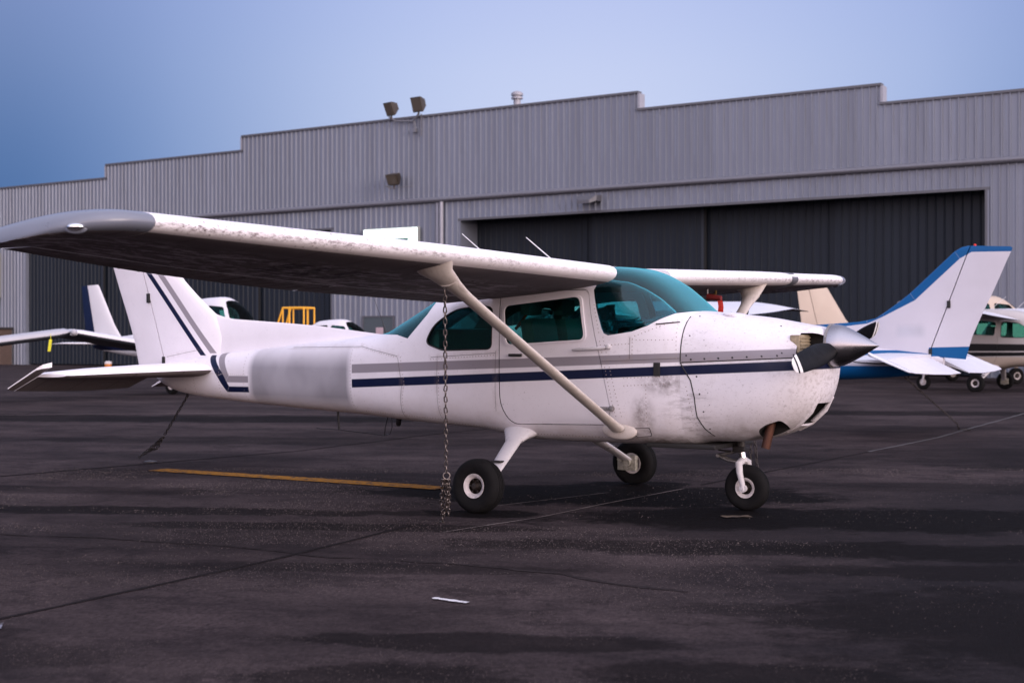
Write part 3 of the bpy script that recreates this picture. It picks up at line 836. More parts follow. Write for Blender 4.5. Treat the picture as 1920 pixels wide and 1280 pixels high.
def wing_extra(t, col):
    # paint flaked off the leading edge, and mottled remains of old markings underneath
    x, y = t.xyz()[0], t.xyz()[1]
    ay = t.math('ABSOLUTE', y)
    chip = t.noise(48, 8, 0.75, stretch=(1.0, 0.5, 1.0), lo=0.56, hi=0.60)
    big = t.noise(2.6, 4, .6, stretch=(1, .5, 1), lo=.49, hi=.56)
    le = t.math('MULTIPLY', t.ramp(x, 0.38, 0.50), t.ramp(ay, 1.5, 4.2, .25, 1.0))
    col = t.mix(t.math('MULTIPLY', t.math('MULTIPLY', chip, big), t.math('MULTIPLY', le, .8)), col, (0.07, 0.045, 0.05))
    z = t.xyz()[2]
    zl = t.math('MULTIPLY_ADD', ay, .0243, 1.8566)
    dz = t.math('ABSOLUTE', t.math('SUBTRACT', z, t.math('SUBTRACT', zl, .012)))
    band = t.math('MULTIPLY', t.ramp(dz, .030, .006), t.ramp(ay, .8, 3.6, .3, 1.0))
    band = t.math('MULTIPLY', band, t.ramp(x, .35, .5))
    dk = t.noise(40, 10, 0.8, stretch=(1, .4, 1.2), lo=0.47, hi=0.58)
    col = t.mix(t.math('MULTIPLY', band, t.math('MULTIPLY', dk, .75)), col, (0.12, 0.075, 0.075))
    low = t.math('MULTIPLY', t.ramp(t.math('SUBTRACT', z, zl), -.02, -.06), t.ramp(x, .3, .5))
    col = t.mix(t.math('MULTIPLY', low, .35), col, (0.42, 0.30, 0.24))
    return col
M_wing = paint('white_wing_paint', base=(.85, .81, .84), grime=0.35, extra=wing_extra)
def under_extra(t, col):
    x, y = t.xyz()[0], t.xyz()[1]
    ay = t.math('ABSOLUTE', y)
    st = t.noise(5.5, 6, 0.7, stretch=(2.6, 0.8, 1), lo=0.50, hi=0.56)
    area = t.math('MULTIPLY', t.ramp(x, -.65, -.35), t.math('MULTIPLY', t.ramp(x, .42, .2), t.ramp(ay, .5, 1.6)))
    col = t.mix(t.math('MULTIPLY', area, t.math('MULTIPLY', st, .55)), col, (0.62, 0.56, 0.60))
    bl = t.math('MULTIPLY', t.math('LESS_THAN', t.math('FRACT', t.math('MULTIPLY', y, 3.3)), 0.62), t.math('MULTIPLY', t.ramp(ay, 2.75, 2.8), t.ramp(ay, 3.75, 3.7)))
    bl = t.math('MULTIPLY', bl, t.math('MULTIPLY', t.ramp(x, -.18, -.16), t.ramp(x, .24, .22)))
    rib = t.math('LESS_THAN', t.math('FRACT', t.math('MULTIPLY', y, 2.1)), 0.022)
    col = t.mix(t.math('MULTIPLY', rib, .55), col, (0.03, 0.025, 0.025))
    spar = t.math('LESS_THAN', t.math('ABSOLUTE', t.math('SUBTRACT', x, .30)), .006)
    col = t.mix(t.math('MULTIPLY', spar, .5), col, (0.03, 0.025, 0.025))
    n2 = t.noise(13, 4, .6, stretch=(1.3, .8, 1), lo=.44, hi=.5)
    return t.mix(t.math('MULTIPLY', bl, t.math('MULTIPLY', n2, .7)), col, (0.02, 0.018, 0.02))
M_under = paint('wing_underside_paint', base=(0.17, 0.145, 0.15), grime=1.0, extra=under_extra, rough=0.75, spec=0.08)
M_tip = plain('grey_wingtip_paint', (0.15, 0.16, 0.20), 0.33, 0.0, 0.06, 6, coat=0.3)
M_darkgrey = plain('deice_grey_patch', (0.10, 0.10, 0.115), 0.5)
M_strut = paint('cream_strut_paint', base=(0.56, 0.50, 0.46), grime=1.2, extra=lambda t, c: t.mix(t.math('MULTIPLY', t.noise(9, 10, .75, stretch=(1, .4, .4), lo=.5, hi=.66), .35), c, (0.26, 0.19, 0.15)))
M_gear = paint('white_gear_paint', base=(0.62, 0.59, 0.61), grime=1.4)
M_metal = NT('polished_spinner_metal'); _n = M_metal.noise(8, 5, .6, stretch=(.3, 1, 1)); M_metal.set(color=(0.34, 0.33, 0.36), rough=M_metal.ramp(_n, .3, .7, .2, .38), metal=1.0); M_metal = M_metal.m
M_chrome = NT('chrome_oleo'); M_chrome.set(color=(0.85, 0.85, 0.85), rough=0.08, metal=1.0); M_chrome = M_chrome.m
M_rivet = plain('dirty_rivet', (.28, .22, .20), .5)
M_steel = plain('dull_steel', (0.30, 0.28, 0.27), 0.45, 0.8, .35, 30)
M_bsteel = plain('oily_black_steel', (0.03, 0.026, 0.026), 0.5, 0.5, .3, 30)
M_tyre = plain('tyre_rubber', (0.008, 0.0075, 0.008), 0.8, 0, .35, 12, spec=.12)
M_blade = plain('black_propeller_paint', (0.003, 0.003, 0.004), 0.45, 0, .2, 15, spec=.06)
M_bladew = plain('white_tip_paint', (0.66, 0.64, 0.64), 0.5)
M_rim = plain('white_rim_paint', (0.52, 0.47, 0.47), 0.5, 0, .25, 25)
M_hub = plain('greasy_hub', (0.02, 0.013, 0.010), 0.5, .3, .5, 40)
M_rust = NT('rusted_exhaust')
_n = M_rust.noise(9, 5, .6, stretch=(1, 1, .6), lo=.4, hi=.62)
M_rust.set(color=M_rust.mix(_n, (0.03, 0.02, 0.018), (0.09, 0.032, 0.018)), rough=.6, metal=.5); M_rust = M_rust.m
M_dark = plain('cabin_lining', (0.20, 0.205, 0.20), 0.8)
M_seat = plain('dark_seat_fabric', (0.15, 0.17, 0.17), 0.85, scale=40)
M_shade = plain('blue_white_sunshade', (0.34, 0.42, 0.55), 0.3, .4, .5, 5)
M_foil = plain('silver_sunshade', (0.5, 0.55, 0.58), 0.25, .7, .4, 9)
M_ant = plain('white_antenna', (0.65, 0.65, 0.66), 0.4)
M_bant = plain('black_antenna', (0.01, 0.01, 0.012), 0.4)
M_red = plain('red_streamer', (0.62, 0.022, 0.008), 0.6)
M_hole = plain('open_bay_dark', (0.010, 0.008, 0.007), 0.9)
M_baffle = plain('tan_baffle', (0.30, 0.24, 0.16), 0.6, 0, .4, 30)
M_rubber = plain('black_seal', (0.012, 0.011, 0.011), 0.6)
def glass(name, tint, tint2=None, r=0.03, f=1.45, h0=0.0, h1=0.5, gls=.95):
    m = bpy.data.materials.new(name); m.use_nodes = True
    t = m.node_tree; t.nodes.clear()
    o = t.nodes.new('ShaderNodeOutputMaterial'); mx = t.nodes.new('ShaderNodeMixShader'); tr = t.nodes.new('ShaderNodeBsdfTransparent')
    gl = t.nodes.new('ShaderNodeBsdfGlossy'); fr = t.nodes.new('ShaderNodeFresnel')
    tr.inputs[0].default_value = (*tint, 1); gl.inputs['Roughness'].default_value = r
    gl.inputs[0].default_value = (gls, gls, gls, 1); fr.inputs[0].default_value = f
    t.links.new(fr.outputs[0], mx.inputs[0]); t.links.new(tr.outputs[0], mx.inputs[1]); t.links.new(gl.outputs[0], mx.inputs[2])
    df = t.nodes.new('ShaderNodeBsdfDiffuse'); df.inputs[0].default_value = (*(tint2 or (0.1, 0.3, 0.3)), 1)
    m2 = t.nodes.new('ShaderNodeMixShader'); 
    # tinted film thickens edge-on; its diffuse colour stands in for sky reflection
    lw = t.nodes.new('ShaderNodeLayerWeight'); lw.inputs[0].default_value = 0.35
    pw = t.nodes.new('ShaderNodeMath'); pw.operation = 'POWER'; pw.inputs[1].default_value = 2.3
    mr_ = t.nodes.new('ShaderNodeMapRange'); mr_.inputs['To Min'].default_value = h0; mr_.inputs['To Max'].default_value = h1
    t.links.new(lw.outputs['Facing'], pw.inputs[0]); t.links.new(pw.outputs[0], mr_.inputs['Value'])
    t.links.new(mr_.outputs[0], m2.inputs[0]); t.links.new(mx.outputs[0], m2.inputs[1]); t.links.new(df.outputs[0], m2.inputs[2])
    t.links.new(m2.outputs[0], o.inputs[0])
    return m
M_glass = glass('green_tinted_plexiglass', (0.52, 0.78, 0.74), (.10, .22, .2), .03, 1.3, .0, .02, .16)
M_wind = glass('teal_tinted_windscreen', (0.24, 0.60, 0.64), (0.06, 0.40, 0.46), 0.02, 1.45, .0, 1.0)

XF = 1.33
WIN_DOOR = round_poly([(-.285, 1.622), (.435, 1.69), (.497, 1.345), (-.25, 1.303)], .055)
WIN_REAR = round_poly([(-1.115, 1.315), (-1.03, 1.47), (-.80, 1.60), (-.50, 1.625), (-.41, 1.61), (-.405, 1.268), (-.92, 1.255)], [.06, .08, .1, .1, .07, .05, .06])
DOOR = round_poly([(-.335, 1.745), (-.31, .80), (-.22, .645), (.705, .668), (.735, .80), (.655, 1.15), (.585, 1.40), (.535, 1.62), (.51, 1.745)], [.05, .1, .14, .03, .05, .1, .1, .1, .06])
WS = [(.675, 1.392), (.715, 1.376), (.92, 1.405), (1.05, 1.45), (1.15, 1.503), (1.24, 1.545), (1.30, 1.556), (1.325, 1.562), (1.6, 1.60), (1.6, 2.2), (.60, 2.2), (.60, 1.86), (.555, 1.74), (.60, 1.58), (.655, 1.43)]
RW = [(-1.47, 1.388), (-1.33, 1.355), (-1.22, 1.47), (-1.13, 1.57), (-1.08, 1.66), (-1.06, 1.72), (-1.06, 2.1), (-1.9, 2.1), (-1.9, 1.395)]

def scaled(pts, d):
    cx = sum(p[0] for p in pts) / len(pts); cz = sum(p[1] for p in pts) / len(pts)
    out = []
    for x, z in pts:
        v = Vector((x - cx, z - cz)); L = v.length
        v = v * ((L + d) / L); out.append((cx + v.x, cz + v.y))
    return out

plane = thing('airplane', 'white high-wing light airplane with navy and grey stripes parked in front, chained down', 'airplane')
# fuselage shell
o = tmp(solid(ST, XF, -5.0, 0, 120, 64), M_fus); o.name = 'fuselage'; o.data.name = 'fuselage'
ops = [('DIFFERENCE', solid(ST, XF - .03, -1.95, .028, 60, 56), M_dark)]
for s in (-1, 1):
    y0, y1 = (-.8, -.2) if s < 0 else (.2, .8)
    ops.append(('DIFFERENCE', prism_y(scaled(DOOR, .004), y0, y1), M_rubber))
    ops.append(('DIFFERENCE', prism_y(WIN_REAR, y0, y1), M_rubber))
ops.append(('DIFFERENCE', prism_y(WS, -.9, .9), M_rubber))
ops.append(('DIFFERENCE', prism_y(RW, -.9, .9), M_rubber))
boole(o, ops); shade(o.data, 32); o.parent = plane
fus = o
def shell(off0, off1, x0, x1, cut, mat, name, parent, nst=40):
    o = tmp(solid(ST, x0, x1, off0, nst, 64), mat)
    boole(o, [('DIFFERENCE', solid(ST, x0 + .05, x1 - .05, off1, nst, 64), mat), ('INTERSECT', cut, mat)])
    shade(o.data, 32); o.parent = parent; o.name = name; o.data.name = name
    return o
shell(.004, .010, 1.36, .45, prism_y(scaled(WS, -.001), -.9, .9), M_wind, 'windshield', plane)
shell(.004, .010, -.5, -1.95, prism_y(scaled(RW, -.001), -.9, .9), M_wind, 'rear_window', plane)
for s in (-1, 1):
    y0, y1 = (-.8, -.2) if s < 0 else (.2, .8)
    d = shell(.002, .030, 1.0, -.8, prism_y(scaled(DOOR, -.003), y0, y1), M_doorp, 'door', plane)
    boole(d, [('DIFFERENCE', prism_y(WIN_DOOR, y0 * 1.05, y1 * 1.05), M_rubber)]); shade(d.data, 32)
    wn = shell(.008, .014, 1.0, -.8, prism_y(scaled(WIN_DOOR, -.001), y0, y1), M_glass, 'door_window', d)
    fr = tmp(solid(ST, 1.0, -.8, -.008, 40, 64), M_doorp)
    boole(fr, [('DIFFERENCE', solid(ST, 1.05, -.85, .003, 40, 64), M_doorp), ('INTERSECT', prism_y(scaled(WIN_DOOR, .026), y0, y1), M_doorp), ('DIFFERENCE', prism_y(scaled(WIN_DOOR, .002), y0 * 1.1, y1 * 1.1), M_doorp)])
    fr.name = 'window_frame'; fr.data.name = 'window_frame'; fr.parent = d; shade(fr.data, 32)
    shell(.004, .010, -.2, -1.3, prism_y(scaled(WIN_REAR, -.001), y0, y1), M_glass, 'side_window', plane)
    sy = s
    bm = bmesh.new(); tube(bm, [(.40, sy * .552, 1.262), (.44, sy * .562, 1.265), (.66, sy * .556, 1.276), (.72, sy * .545, 1.284)], [.008, .013, .013, .01], 8)
    lathe(bm, [(.020, sy * .535), (.020, sy * .556), (.012, sy * .56)], 'y', (.725, 0, 1.288), 14)
    from_bm('door_handle', bm, M_gear, d, 40)
    bm = bmesh.new(); bbox(bm, -.215, -.09, min(sy * .538, sy * .556), max(sy * .538, sy * .556), 1.205, 1.228, .004)
    from_bm('armrest_slot', bm, M_rubber, d)
    for hx, hz in ((.715, .80),):
        bm = bmesh.new(); bbox(bm, hx - .09, hx + .04, min(sy * .535, sy * .557), max(sy * .535, sy * .557), hz - .012, hz + .012, .004)
        lathe(bm, [(.022, sy * .535), (.022, sy * .562), (.01, sy * .565)], 'y', (hx + .04, 0, hz), 12)
        from_bm('door_hinge', bm, M_steel, d, 40)
# window seals
def ringline(name, pts, tab, off, r, mat, parent, sgn, tree=None):
    bm = bmesh.new(); P = []
    for x, z in pts:
        y = side_y(x, z) * sgn
        P.append((x, y + sgn * off, z))
    P.append(P[0])
    tube(bm, P, r, 5, cap=False)
    return from_bm(name, bm, mat, parent, 60)
_sol = solid(ST, XF, -5.0, 0, 120, 64); _cw = solid(CW, 1.3305, 2.36, 0, 60, 64)
TREE = BVHTree.FromBMesh(_sol); TREEC = BVHTree.FromBMesh(_cw)
def side_y(x, z, tree=None):
    for tr in ((tree,) if tree else (TREE, TREEC)):
        h = tr.ray_cast(Vector((x, 2, z)), Vector((0, -1, 0)))
        if h[0]: return h[0].y
    return 0.4
for s in (-1, 1):
    ringline('window_seal', scaled(WIN_REAR, .004), ST, 0.0, .006, M_rubber, plane, s)

# cowling
o = tmp(solid(CW, 1.3305, 2.36, 0, 80, 72), M_cowl)
ops = []
for s in (-1, 1):
    b = bmesh.new()
    pts = round_poly([(.115, 1.235), (.115, 1.36), (.19, 1.39), (.50, 1.385), (.50, 1.235)], [.03, .03, .05, .02, .02])
    loft(b, [[(2.215, s * y, z) for y, z in pts], [(2.5, s * y, z) for y, z in pts]]); bmesh.ops.recalc_face_normals(b, faces=b.faces)
    ops.append(('DIFFERENCE', b, M_hole))
    b = bmesh.new(); pp = round_poly([(1.885, .585), (1.90, .655), (1.97, .70), (2.075, .735), (2.10, .70), (2.05, .45), (1.885, .45)], .03)
    loft(b, [[(x, s * .16, z) for x, z in pp], [(x, s * .7, z) for x, z in pp]]) if s < 0 else None
    if s < 0:
        bmesh.ops.recalc_face_normals(b, faces=b.faces); ops.append(('DIFFERENCE', b, M_hole))
b = bmesh.new(); pp = round_poly([(-.13, .70), (.13, .70), (.16, .86), (-.16, .86)], .04)
loft(b, [[(2.08, y, z) for y, z in pp], [(2.5, y, z) for y, z in pp]]); bmesh.ops.recalc_face_normals(b, faces=b.faces)
ops.append(('DIFFERENCE', b, M_hole))
boole(o, ops); shade(o.data, 38); o.parent = plane; o.name = 'cowling'; o.data.name = 'cowling'
cowl = o
for s in (-1, 1):
    bm = bmesh.new(); bbox(bm, 2.16, 2.235, min(s * .13, s * .34), max(s * .13, s * .34), 1.24, 1.375, .01)
    for k in range(5): box(bm, 2.236, 2.245, min(s * .14, s * .33), max(s * .14, s * .33), 1.25 + k * .025, 1.258 + k * .025)
    from_bm('intake_baffle', bm, M_baffle, cowl)
# intake lip under the nose
bm = bmesh.new()
lip = [[(2.33 - .02 * k, y * (1 + .04 * k), .94 - .068 * k + (.0 if abs(y) < .12 else .014)) for y in (-.17, -.12, 0, .12, .17)] for k in range(5)]
for k, yy in enumerate((-.15, .15)):
    tube(bm, [(2.31, yy, .90), (2.25, yy, .80), (2.15, yy * .9, .70), (2.05, yy * .8, .635)], [.012, .022, .02, .008], 8)
tube(bm, [(2.15, -.12, .69), (2.165, 0, .685), (2.15, .12, .69)], .009, 8)
from_bm('intake_lip', bm, M_cowl, cowl, 60)
def wavy_line(name, pts, r, mat, parent, sgn=-1, off=0.001):
    bm = bmesh.new(); P = []
    for (x0, z0), (x1, z1) in zip(pts, pts[1:]):
        n = max(2, int(math.hypot(x1 - x0, z1 - z0) / .04))
        for k in range(n):
            x, z = x0 + (x1 - x0) * k / n, z0 + (z1 - z0) * k / n
            P.append((x, sgn * (side_y(x, z) + off), z))
    x, z = pts[-1]; P.append((x, sgn * (side_y(x, z) + off), z))
    tube(bm, P, r, 5)
    return from_bm(name, bm, mat, parent, 60)
for s in (-1, 1):
    wavy_line('cowl_split_line', [(1.335, 1.165), (2.20, 1.205)], .004, M_rubber, plane, s)
    wavy_line('cowl_edge', [(1.333, 1.52), (1.331, 1.30), (1.333, 1.165), (1.36, 1.12), (1.42, 1.03), (1.45, .9), (1.46, .75), (1.50, .66), (1.55, .60)], .0045, M_rubber, plane, s)
    # latch
    bm = bmesh.new(); y = side_y(1.15, 1.115)
    bbox(bm, 1.118, 1.172, min(s * (y - .01), s * (y + .012)), max(s * (y - .01), s * (y + .012)), 1.06, 1.165, .006)
    from_bm('cowl_vent', bm, M_rubber, plane)
# rivets and screws, laid along the joints of the skin
def dots(bm, x0, z0, x1, z1, sp, r, sgn=-1, h=.002):
    L = math.hypot(x1 - x0, z1 - z0); n = max(1, int(L / sp))
    for k in range(n + 1):
        x, z = x0 + (x1 - x0) * k / n, z0 + (z1 - z0) * k / n
        y = side_y(x, z)
        if y < .02: continue
        c = [bm.verts.new((x + r * math.cos(a), sgn * (y + h * .2), z + r * math.sin(a))) for a in [2 * PI * i / 6 for i in range(6)]]
        t = bm.verts.new((x, sgn * (y + h), z))
        for i in range(6): bm.faces.new((c[i], c[(i + 1) % 6], t))
for s in (-1, 1):
    bm = bmesh.new()
    for a in ((.64, 1.33, .78, .74), (.575, 1.62, .63, 1.40), (.67, 1.36, .83, .74), (.93, 1.35, .93, 1.2), (1.28, 1.46, 1.30, 1.2), (.95, 1.37, 1.27, 1.49), (.93, 1.34, 1.26, 1.34), (-1.4, 1.19, -1.35, .95), (-1.36, .95, -1.41, .62),
              (-1.9, 1.27, -1.45, 1.19), (-1.05, 1.175, -.38, 1.215), (-.96, .62, -.96, 1.15), (.72, 1.30, .90, 1.31), (.86, 1.04, 1.26, 1.06), (.86, .98, 1.2, 1.0), (-.95, .63, -.4, .60), (-3.9, .80, -3.9, 1.15), (-4.3, .82, -4.3, 1.12), (-2.02, .72, -2.02, 1.28), (-3.52, .76, -3.52, 1.2), (1.05, .62, 1.05, .98), (-1.9, .70, -1.0, .66), (-.3, .57, .9, .56), (1.38, .98, 1.44, .70), (-4.6, 1.02, -3.5, 1.0), (-2.95, 1.255, -1.95, 1.27)):
        dots(bm, *a, .03, .0045, s)
    o = from_bm('rivets', bm, M_rivet, plane); o['kind'] = 'stuff'
    bm = bmesh.new()
    for a in ((1.42, 1.19, 2.2, 1.225),): dots(bm, *a, .105, .009, s, .003)
    for a in ((1.40, 1.52, 1.38, 1.22), (1.47, 1.06, 1.54, .66), (2.05, 1.44, 2.12, 1.24)): dots(bm, *a, .12, .008, s, .003)
    o = from_bm('screws', bm, M_rubber, plane); o['kind'] = 'stuff'
# access panels
for s in (-1, 1):
    bm = bmesh.new()
    pts = round_poly([(.92, .575), (.92, .645), (1.06, .655), (1.06, .59)], .015, 3); n = len(pts)
    P = [(x, s * (side_y(x, z) + .003), z) for x, z in pts]
    bm.faces.new([bm.verts.new(p) for p in P])
    ext = bmesh.ops.extrude_face_region(bm, geom=list(bm.faces)); bmesh.ops.translate(bm, vec=(0, -s * .02, 0), verts=[v for v in ext['geom'] if isinstance(v, bmesh.types.BMVert)])
    from_bm('access_panel', bm, M_cowl, plane)
    wavy_line('panel_edge', pts + [pts[0]], .003, M_rubber, plane, s, .001)
    wavy_line('cowl_hinge', [(1.12, 1.462), (1.29, 1.478)], .005, M_bsteel, plane, s, .004)
# oil door on the cowl top
bm = bmesh.new(); lathe(bm, [(.085, 1.527), (.085, 1.5415), (.078, 1.543)], 'z', (1.62, -.14, 0), 24)
bmesh.ops.rotate(bm, cent=(1.62, -.14, 1.53), matrix=Matrix.Rotation(R(7), 3, 'Y') @ Matrix.Rotation(R(4), 3, 'X'), verts=bm.verts)
from_bm('oil_door', bm, M_cowl, cowl, 30)

# exhaust
bm = bmesh.new()
pts = [Vector((1.99, -.22, .80)), Vector((1.965, -.245, .68)), Vector((1.93, -.26, .515))]
tube(bm, pts, [.034, .034, .034], 20, cap=False)
tube(bm, [pts[2], pts[1]], [.029, .029], 20, cap=False)
from_bm('exhaust_pipe', bm, M_rust, plane, 40)

# spinner and propeller
TH = 1.292
bm = bmesh.new()
prof = [(.158, 2.362), (.160, 2.39), (.156, 2.43)]
for k in range(1, 15):
    t = k / 14
    prof.append((.156 * (1 - t ** 1.18) + .002, 2.43 + .295 * t))
lathe(bm, prof, 'x', (0, 0, TH), 48)
from_bm('spinner', bm, M_metal, plane, 50)
bm = bmesh.new(); lathe(bm, [(.166, 2.352), (.168, 2.366), (.160, 2.368)], 'x', (0, 0, TH), 40)
from_bm('spinner_backplate', bm, M_steel, plane, 50)
def blade(ang, name='propeller_blade'):
    """blade along +u rotated by ang about x"""
    secs = []
    data = [(.10, .085, .060, 48), (.16, .115, .045, 44), (.24, .150, .033, 38), (.38, .168, .026, 31), (.52, .168, .022, 26), (.66, .158, .018, 22), (.78, .145, .014, 20), (.86, .125, .011, 18), (.905, .09, .008, 17), (.925, .045, .005, 17)]
    for r, c, th, tw in data:
        tw = R(tw); rg = []
        for k in range(20):
            a = 2 * PI * k / 20
            u = math.cos(a) * c / 2; v = math.sin(a) * th / 2
            rg.append((2.415 + math.sin(tw) * u + math.cos(tw) * v, -math.cos(tw) * u + math.sin(tw) * v, r))
        secs.append(rg)
    bm = bmesh.new(); loft(bm, secs)
    for f in bm.faces:
        f.material_index = 0
    M = Matrix.Translation((0, 0, TH)) @ Matrix.Rotation(ang, 4, 'X')
    # split the tip bands so they follow real edges
    for rr in (.775, .80, .845, .87):
        bmesh.ops.bisect_plane(bm, geom=list(bm.verts) + list(bm.edges) + list(bm.faces), plane_co=(0, 0, rr), plane_no=(0, 0, 1))
    for f in bm.faces:
        zc = f.calc_center_median().z
        if .80 < zc < .845 or zc > .87: f.material_index = 1
    bmesh.ops.transform(bm, matrix=M, verts=bm.verts)
    return from_bm(name, bm, [M_blade, M_bladew], plane, 50)
blade(R(98.5)); blade(R(-81.5))

# wings
NACA_T = 0.115
def airfoil(n=22, t=NACA_T, m=.02, p=.4):
    up, lo = [], []
    for k in range(n + 1):
        x = (1 - math.cos(PI * k / n)) / 2
        yt = 5 * t * (.2969 * x ** .5 - .126 * x - .3516 * x * x + .2843 * x ** 3 - .1015 * x ** 4) * (1 + .42 * math.exp(-x / .07))
        yc = m / p ** 2 * (2 * p * x - x * x) if x < p else m / (1 - p) ** 2 * (1 - 2 * p + 2 * p * x - x * x)
        up.append((x, yc + yt)); lo.append((x, yc - yt))
    return up[::-1] + lo[1:-1]     # TE over the top to LE, back underneath
AF = airfoil()
WST = [ # |y|, LE x, LE z, TE x, TE z, thickness factor
 (.47, .765, 1.868, -.87, 1.655, 1.0), (.60, .765, 1.871, -.87, 1.66, 1.0), (1.5, .762, 1.893, -.87, 1.688, 1.0), (2.6, .755, 1.920, -.87, 1.725, 1.0), (3.8, .68, 1.949, -.80, 1.790, .98), (5.10, .60, 1.981, -.70, 1.895, .96)]
TST = [(5.10, .60, 1.981, -.70, 1.895, .96), (5.22, .585, 1.982, -.71, 1.890, .97), (5.32, .545, 1.978, -.73, 1.880, .95), (5.41, .47, 1.968, -.76, 1.868, .85), (5.47, .35, 1.950, -.79, 1.858, .66), (5.505, .18, 1.925, -.81, 1.850, .45), (5.52, -.02, 1.895, -.80, 1.846, .25)]
def wing_ring(tab, y, s):
    _, lx, lz, tx, tz, tf = interp(tab, y)
    lx0, lz0 = lx, lz; c = math.hypot(lx - tx, lz - tz)
    dx, dz = (tx - lx) / c, (tz - lz) / c
    return [(lx + dx * u * c - dz * v * c * tf * -1 * -1, s * y, lz + dz * u * c + (-dx) * v * c * tf) for u, v in AF]
def wing_part(name, y0, y1, s, cut=None, mats=None, tab=WST, n=24, parent=None, under=True):
    bm = bmesh.new()
    loft(bm, [wing_ring(tab, y0 + (y1 - y0) * k / n, s) for k in range(n + 1)])
    bmesh.ops.recalc_face_normals(bm, faces=bm.faces)
    if cut:
        (xa, xb) = cut
        for co, keep in ((xa, 'lt'), (xb, 'gt')):
            if co is None: continue
            r = bmesh.ops.bisect_plane(bm, geom=list(bm.verts) + list(bm.edges) + list(bm.faces), plane_co=(co, 0, 0), plane_no=(1, 0, 0), clear_outer=(keep == 'lt'), clear_inner=(keep == 'gt'))
            ed = [e for e in bm.edges if e.is_boundary]
            if ed: bmesh.ops.holes_fill(bm, edges=ed, sides=0)
    bm.normal_update()
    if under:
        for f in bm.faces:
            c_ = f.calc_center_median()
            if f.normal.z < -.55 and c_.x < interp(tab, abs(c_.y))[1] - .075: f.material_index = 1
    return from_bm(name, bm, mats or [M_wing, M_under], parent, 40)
HX = -.42
for s in (-1, 1):
    wg = wing_part('wing', .47, 5.10, s, (None, HX), parent=plane, n=36)
    wing_part('flap', .52, 2.45, s, (HX - .012, None), parent=wg, n=10)
    wing_part('aileron', 2.47, 5.08, s, (HX - .012, None), parent=wg, n=12)
    wing_part('wing_tip', 5.103, 5.52, s, None, [M_tip, M_under], TST, 14, wg)
    # nav light
    bm = bmesh.new(); bmesh.ops.create_uvsphere(bm, u_segments=20, v_segments=12, radius=1)
    bmesh.ops.transform(bm, matrix=Matrix.Translation((.40, s * 5.452, 1.945)) @ Matrix.Rotation(R(-28 * s), 4, 'Z') @ Matrix.Diagonal((.046, .022, .020, 1)), verts=bm.verts)
    from_bm('nav_light', bm, M_chrome, wg, 60)
    bm = bmesh.new(); bmesh.ops.create_uvsphere(bm, u_segments=20, v_segments=12, radius=1)
    bmesh.ops.transform(bm, matrix=Matrix.Translation((.385, s * 5.435, 1.938)) @ Matrix.Rotation(R(-28 * s), 4, 'Z') @ Matrix.Diagonal((.062, .018, .028, 1)), verts=bm.verts)
    from_bm('light_base', bm, M_tip, wg, 60)
    # skin joint lines and corrugated flap skin ridges under the wing
    bm = bmesh.new()
    for k in range(26):
        y = .6 + k * .17
        A = wing_ring(WST, y, s); 
        lo = [p for p in A[23:] if -.80 < p[0] < HX - .03]
        if len(lo) > 1: tube(bm, [(p[0], p[1], p[2] + .001) for p in lo], .0045, 5)
    o = from_bm('flap_beads', bm, M_under, wg); o['kind'] = 'stuff'
    # strut with cuffs
    top = Vector((.60, s * 2.57, 1.775)); bot = Vector((.80, s * .50, .625))
    bm = bmesh.new(); d = (bot - top)
    P = [top + d * t for t in (0.02, .06, .11, .2, .5, .9, .95, .985)]
    rr = [.085, .066, .057, .054, .054, .054, .058, .066]
    tube(bm, P, rr, 24, flat=.52, up=(1, 0, 0))
    from_bm('strut', bm, M_strut, plane, 60)
    bm = bmesh.new()
    P = [top + Vector((-.04, s * .07, .115)), top + Vector((-.03, s * .04, .06)), top + Vector((-.015, s * .015, .025)), top + d * .04, top + d * .085]
    tube(bm, P, [.185, .15, .115, .083, .064], 28, flat=.42, up=(1, 0, 0))
    from_bm('strut_fairing', bm, M_strut, plane, 60)
    bm = bmesh.new()
    bmesh.ops.create_uvsphere(bm, u_segments=28, v_segments=16, radius=1)
    bmesh.ops.transform(bm, matrix=Matrix.Translation((.79, s * .485, .625)) @ Matrix.Rotation(R(4), 4, 'Y') @ Matrix.Diagonal((.16, .032, .072, 1)), verts=bm.verts)
    from_bm('strut_cuff', bm, M_strut, plane, 60)
    if s < 0:
        bm = bmesh.new(); lathe(bm, [(.019, -.001), (.019, .001)], 'y', (0, 0, 0), 10); bm.free()
# grey patch on the far leading edge (worn boot)
bm = bmesh.new()
rg = []
for y in (3.30, 3.36, 3.43, 3.50):
    A = wing_ring(WST, y, 1)
    seg = A[12:28]
    rg.append([(p[0] + .004 * (1 if i in range(6, 12) else .3), p[1], p[2] + (.004 if i < 8 else -.004)) for i, p in enumerate(seg)])
loft(bm, rg, cap=False, closed=False)
o = from_bm('edge_patch', bm, M_darkgrey, [c for c in plane.children if c.name.startswith('wing')][1], 60)
# pitot and streamer are built below

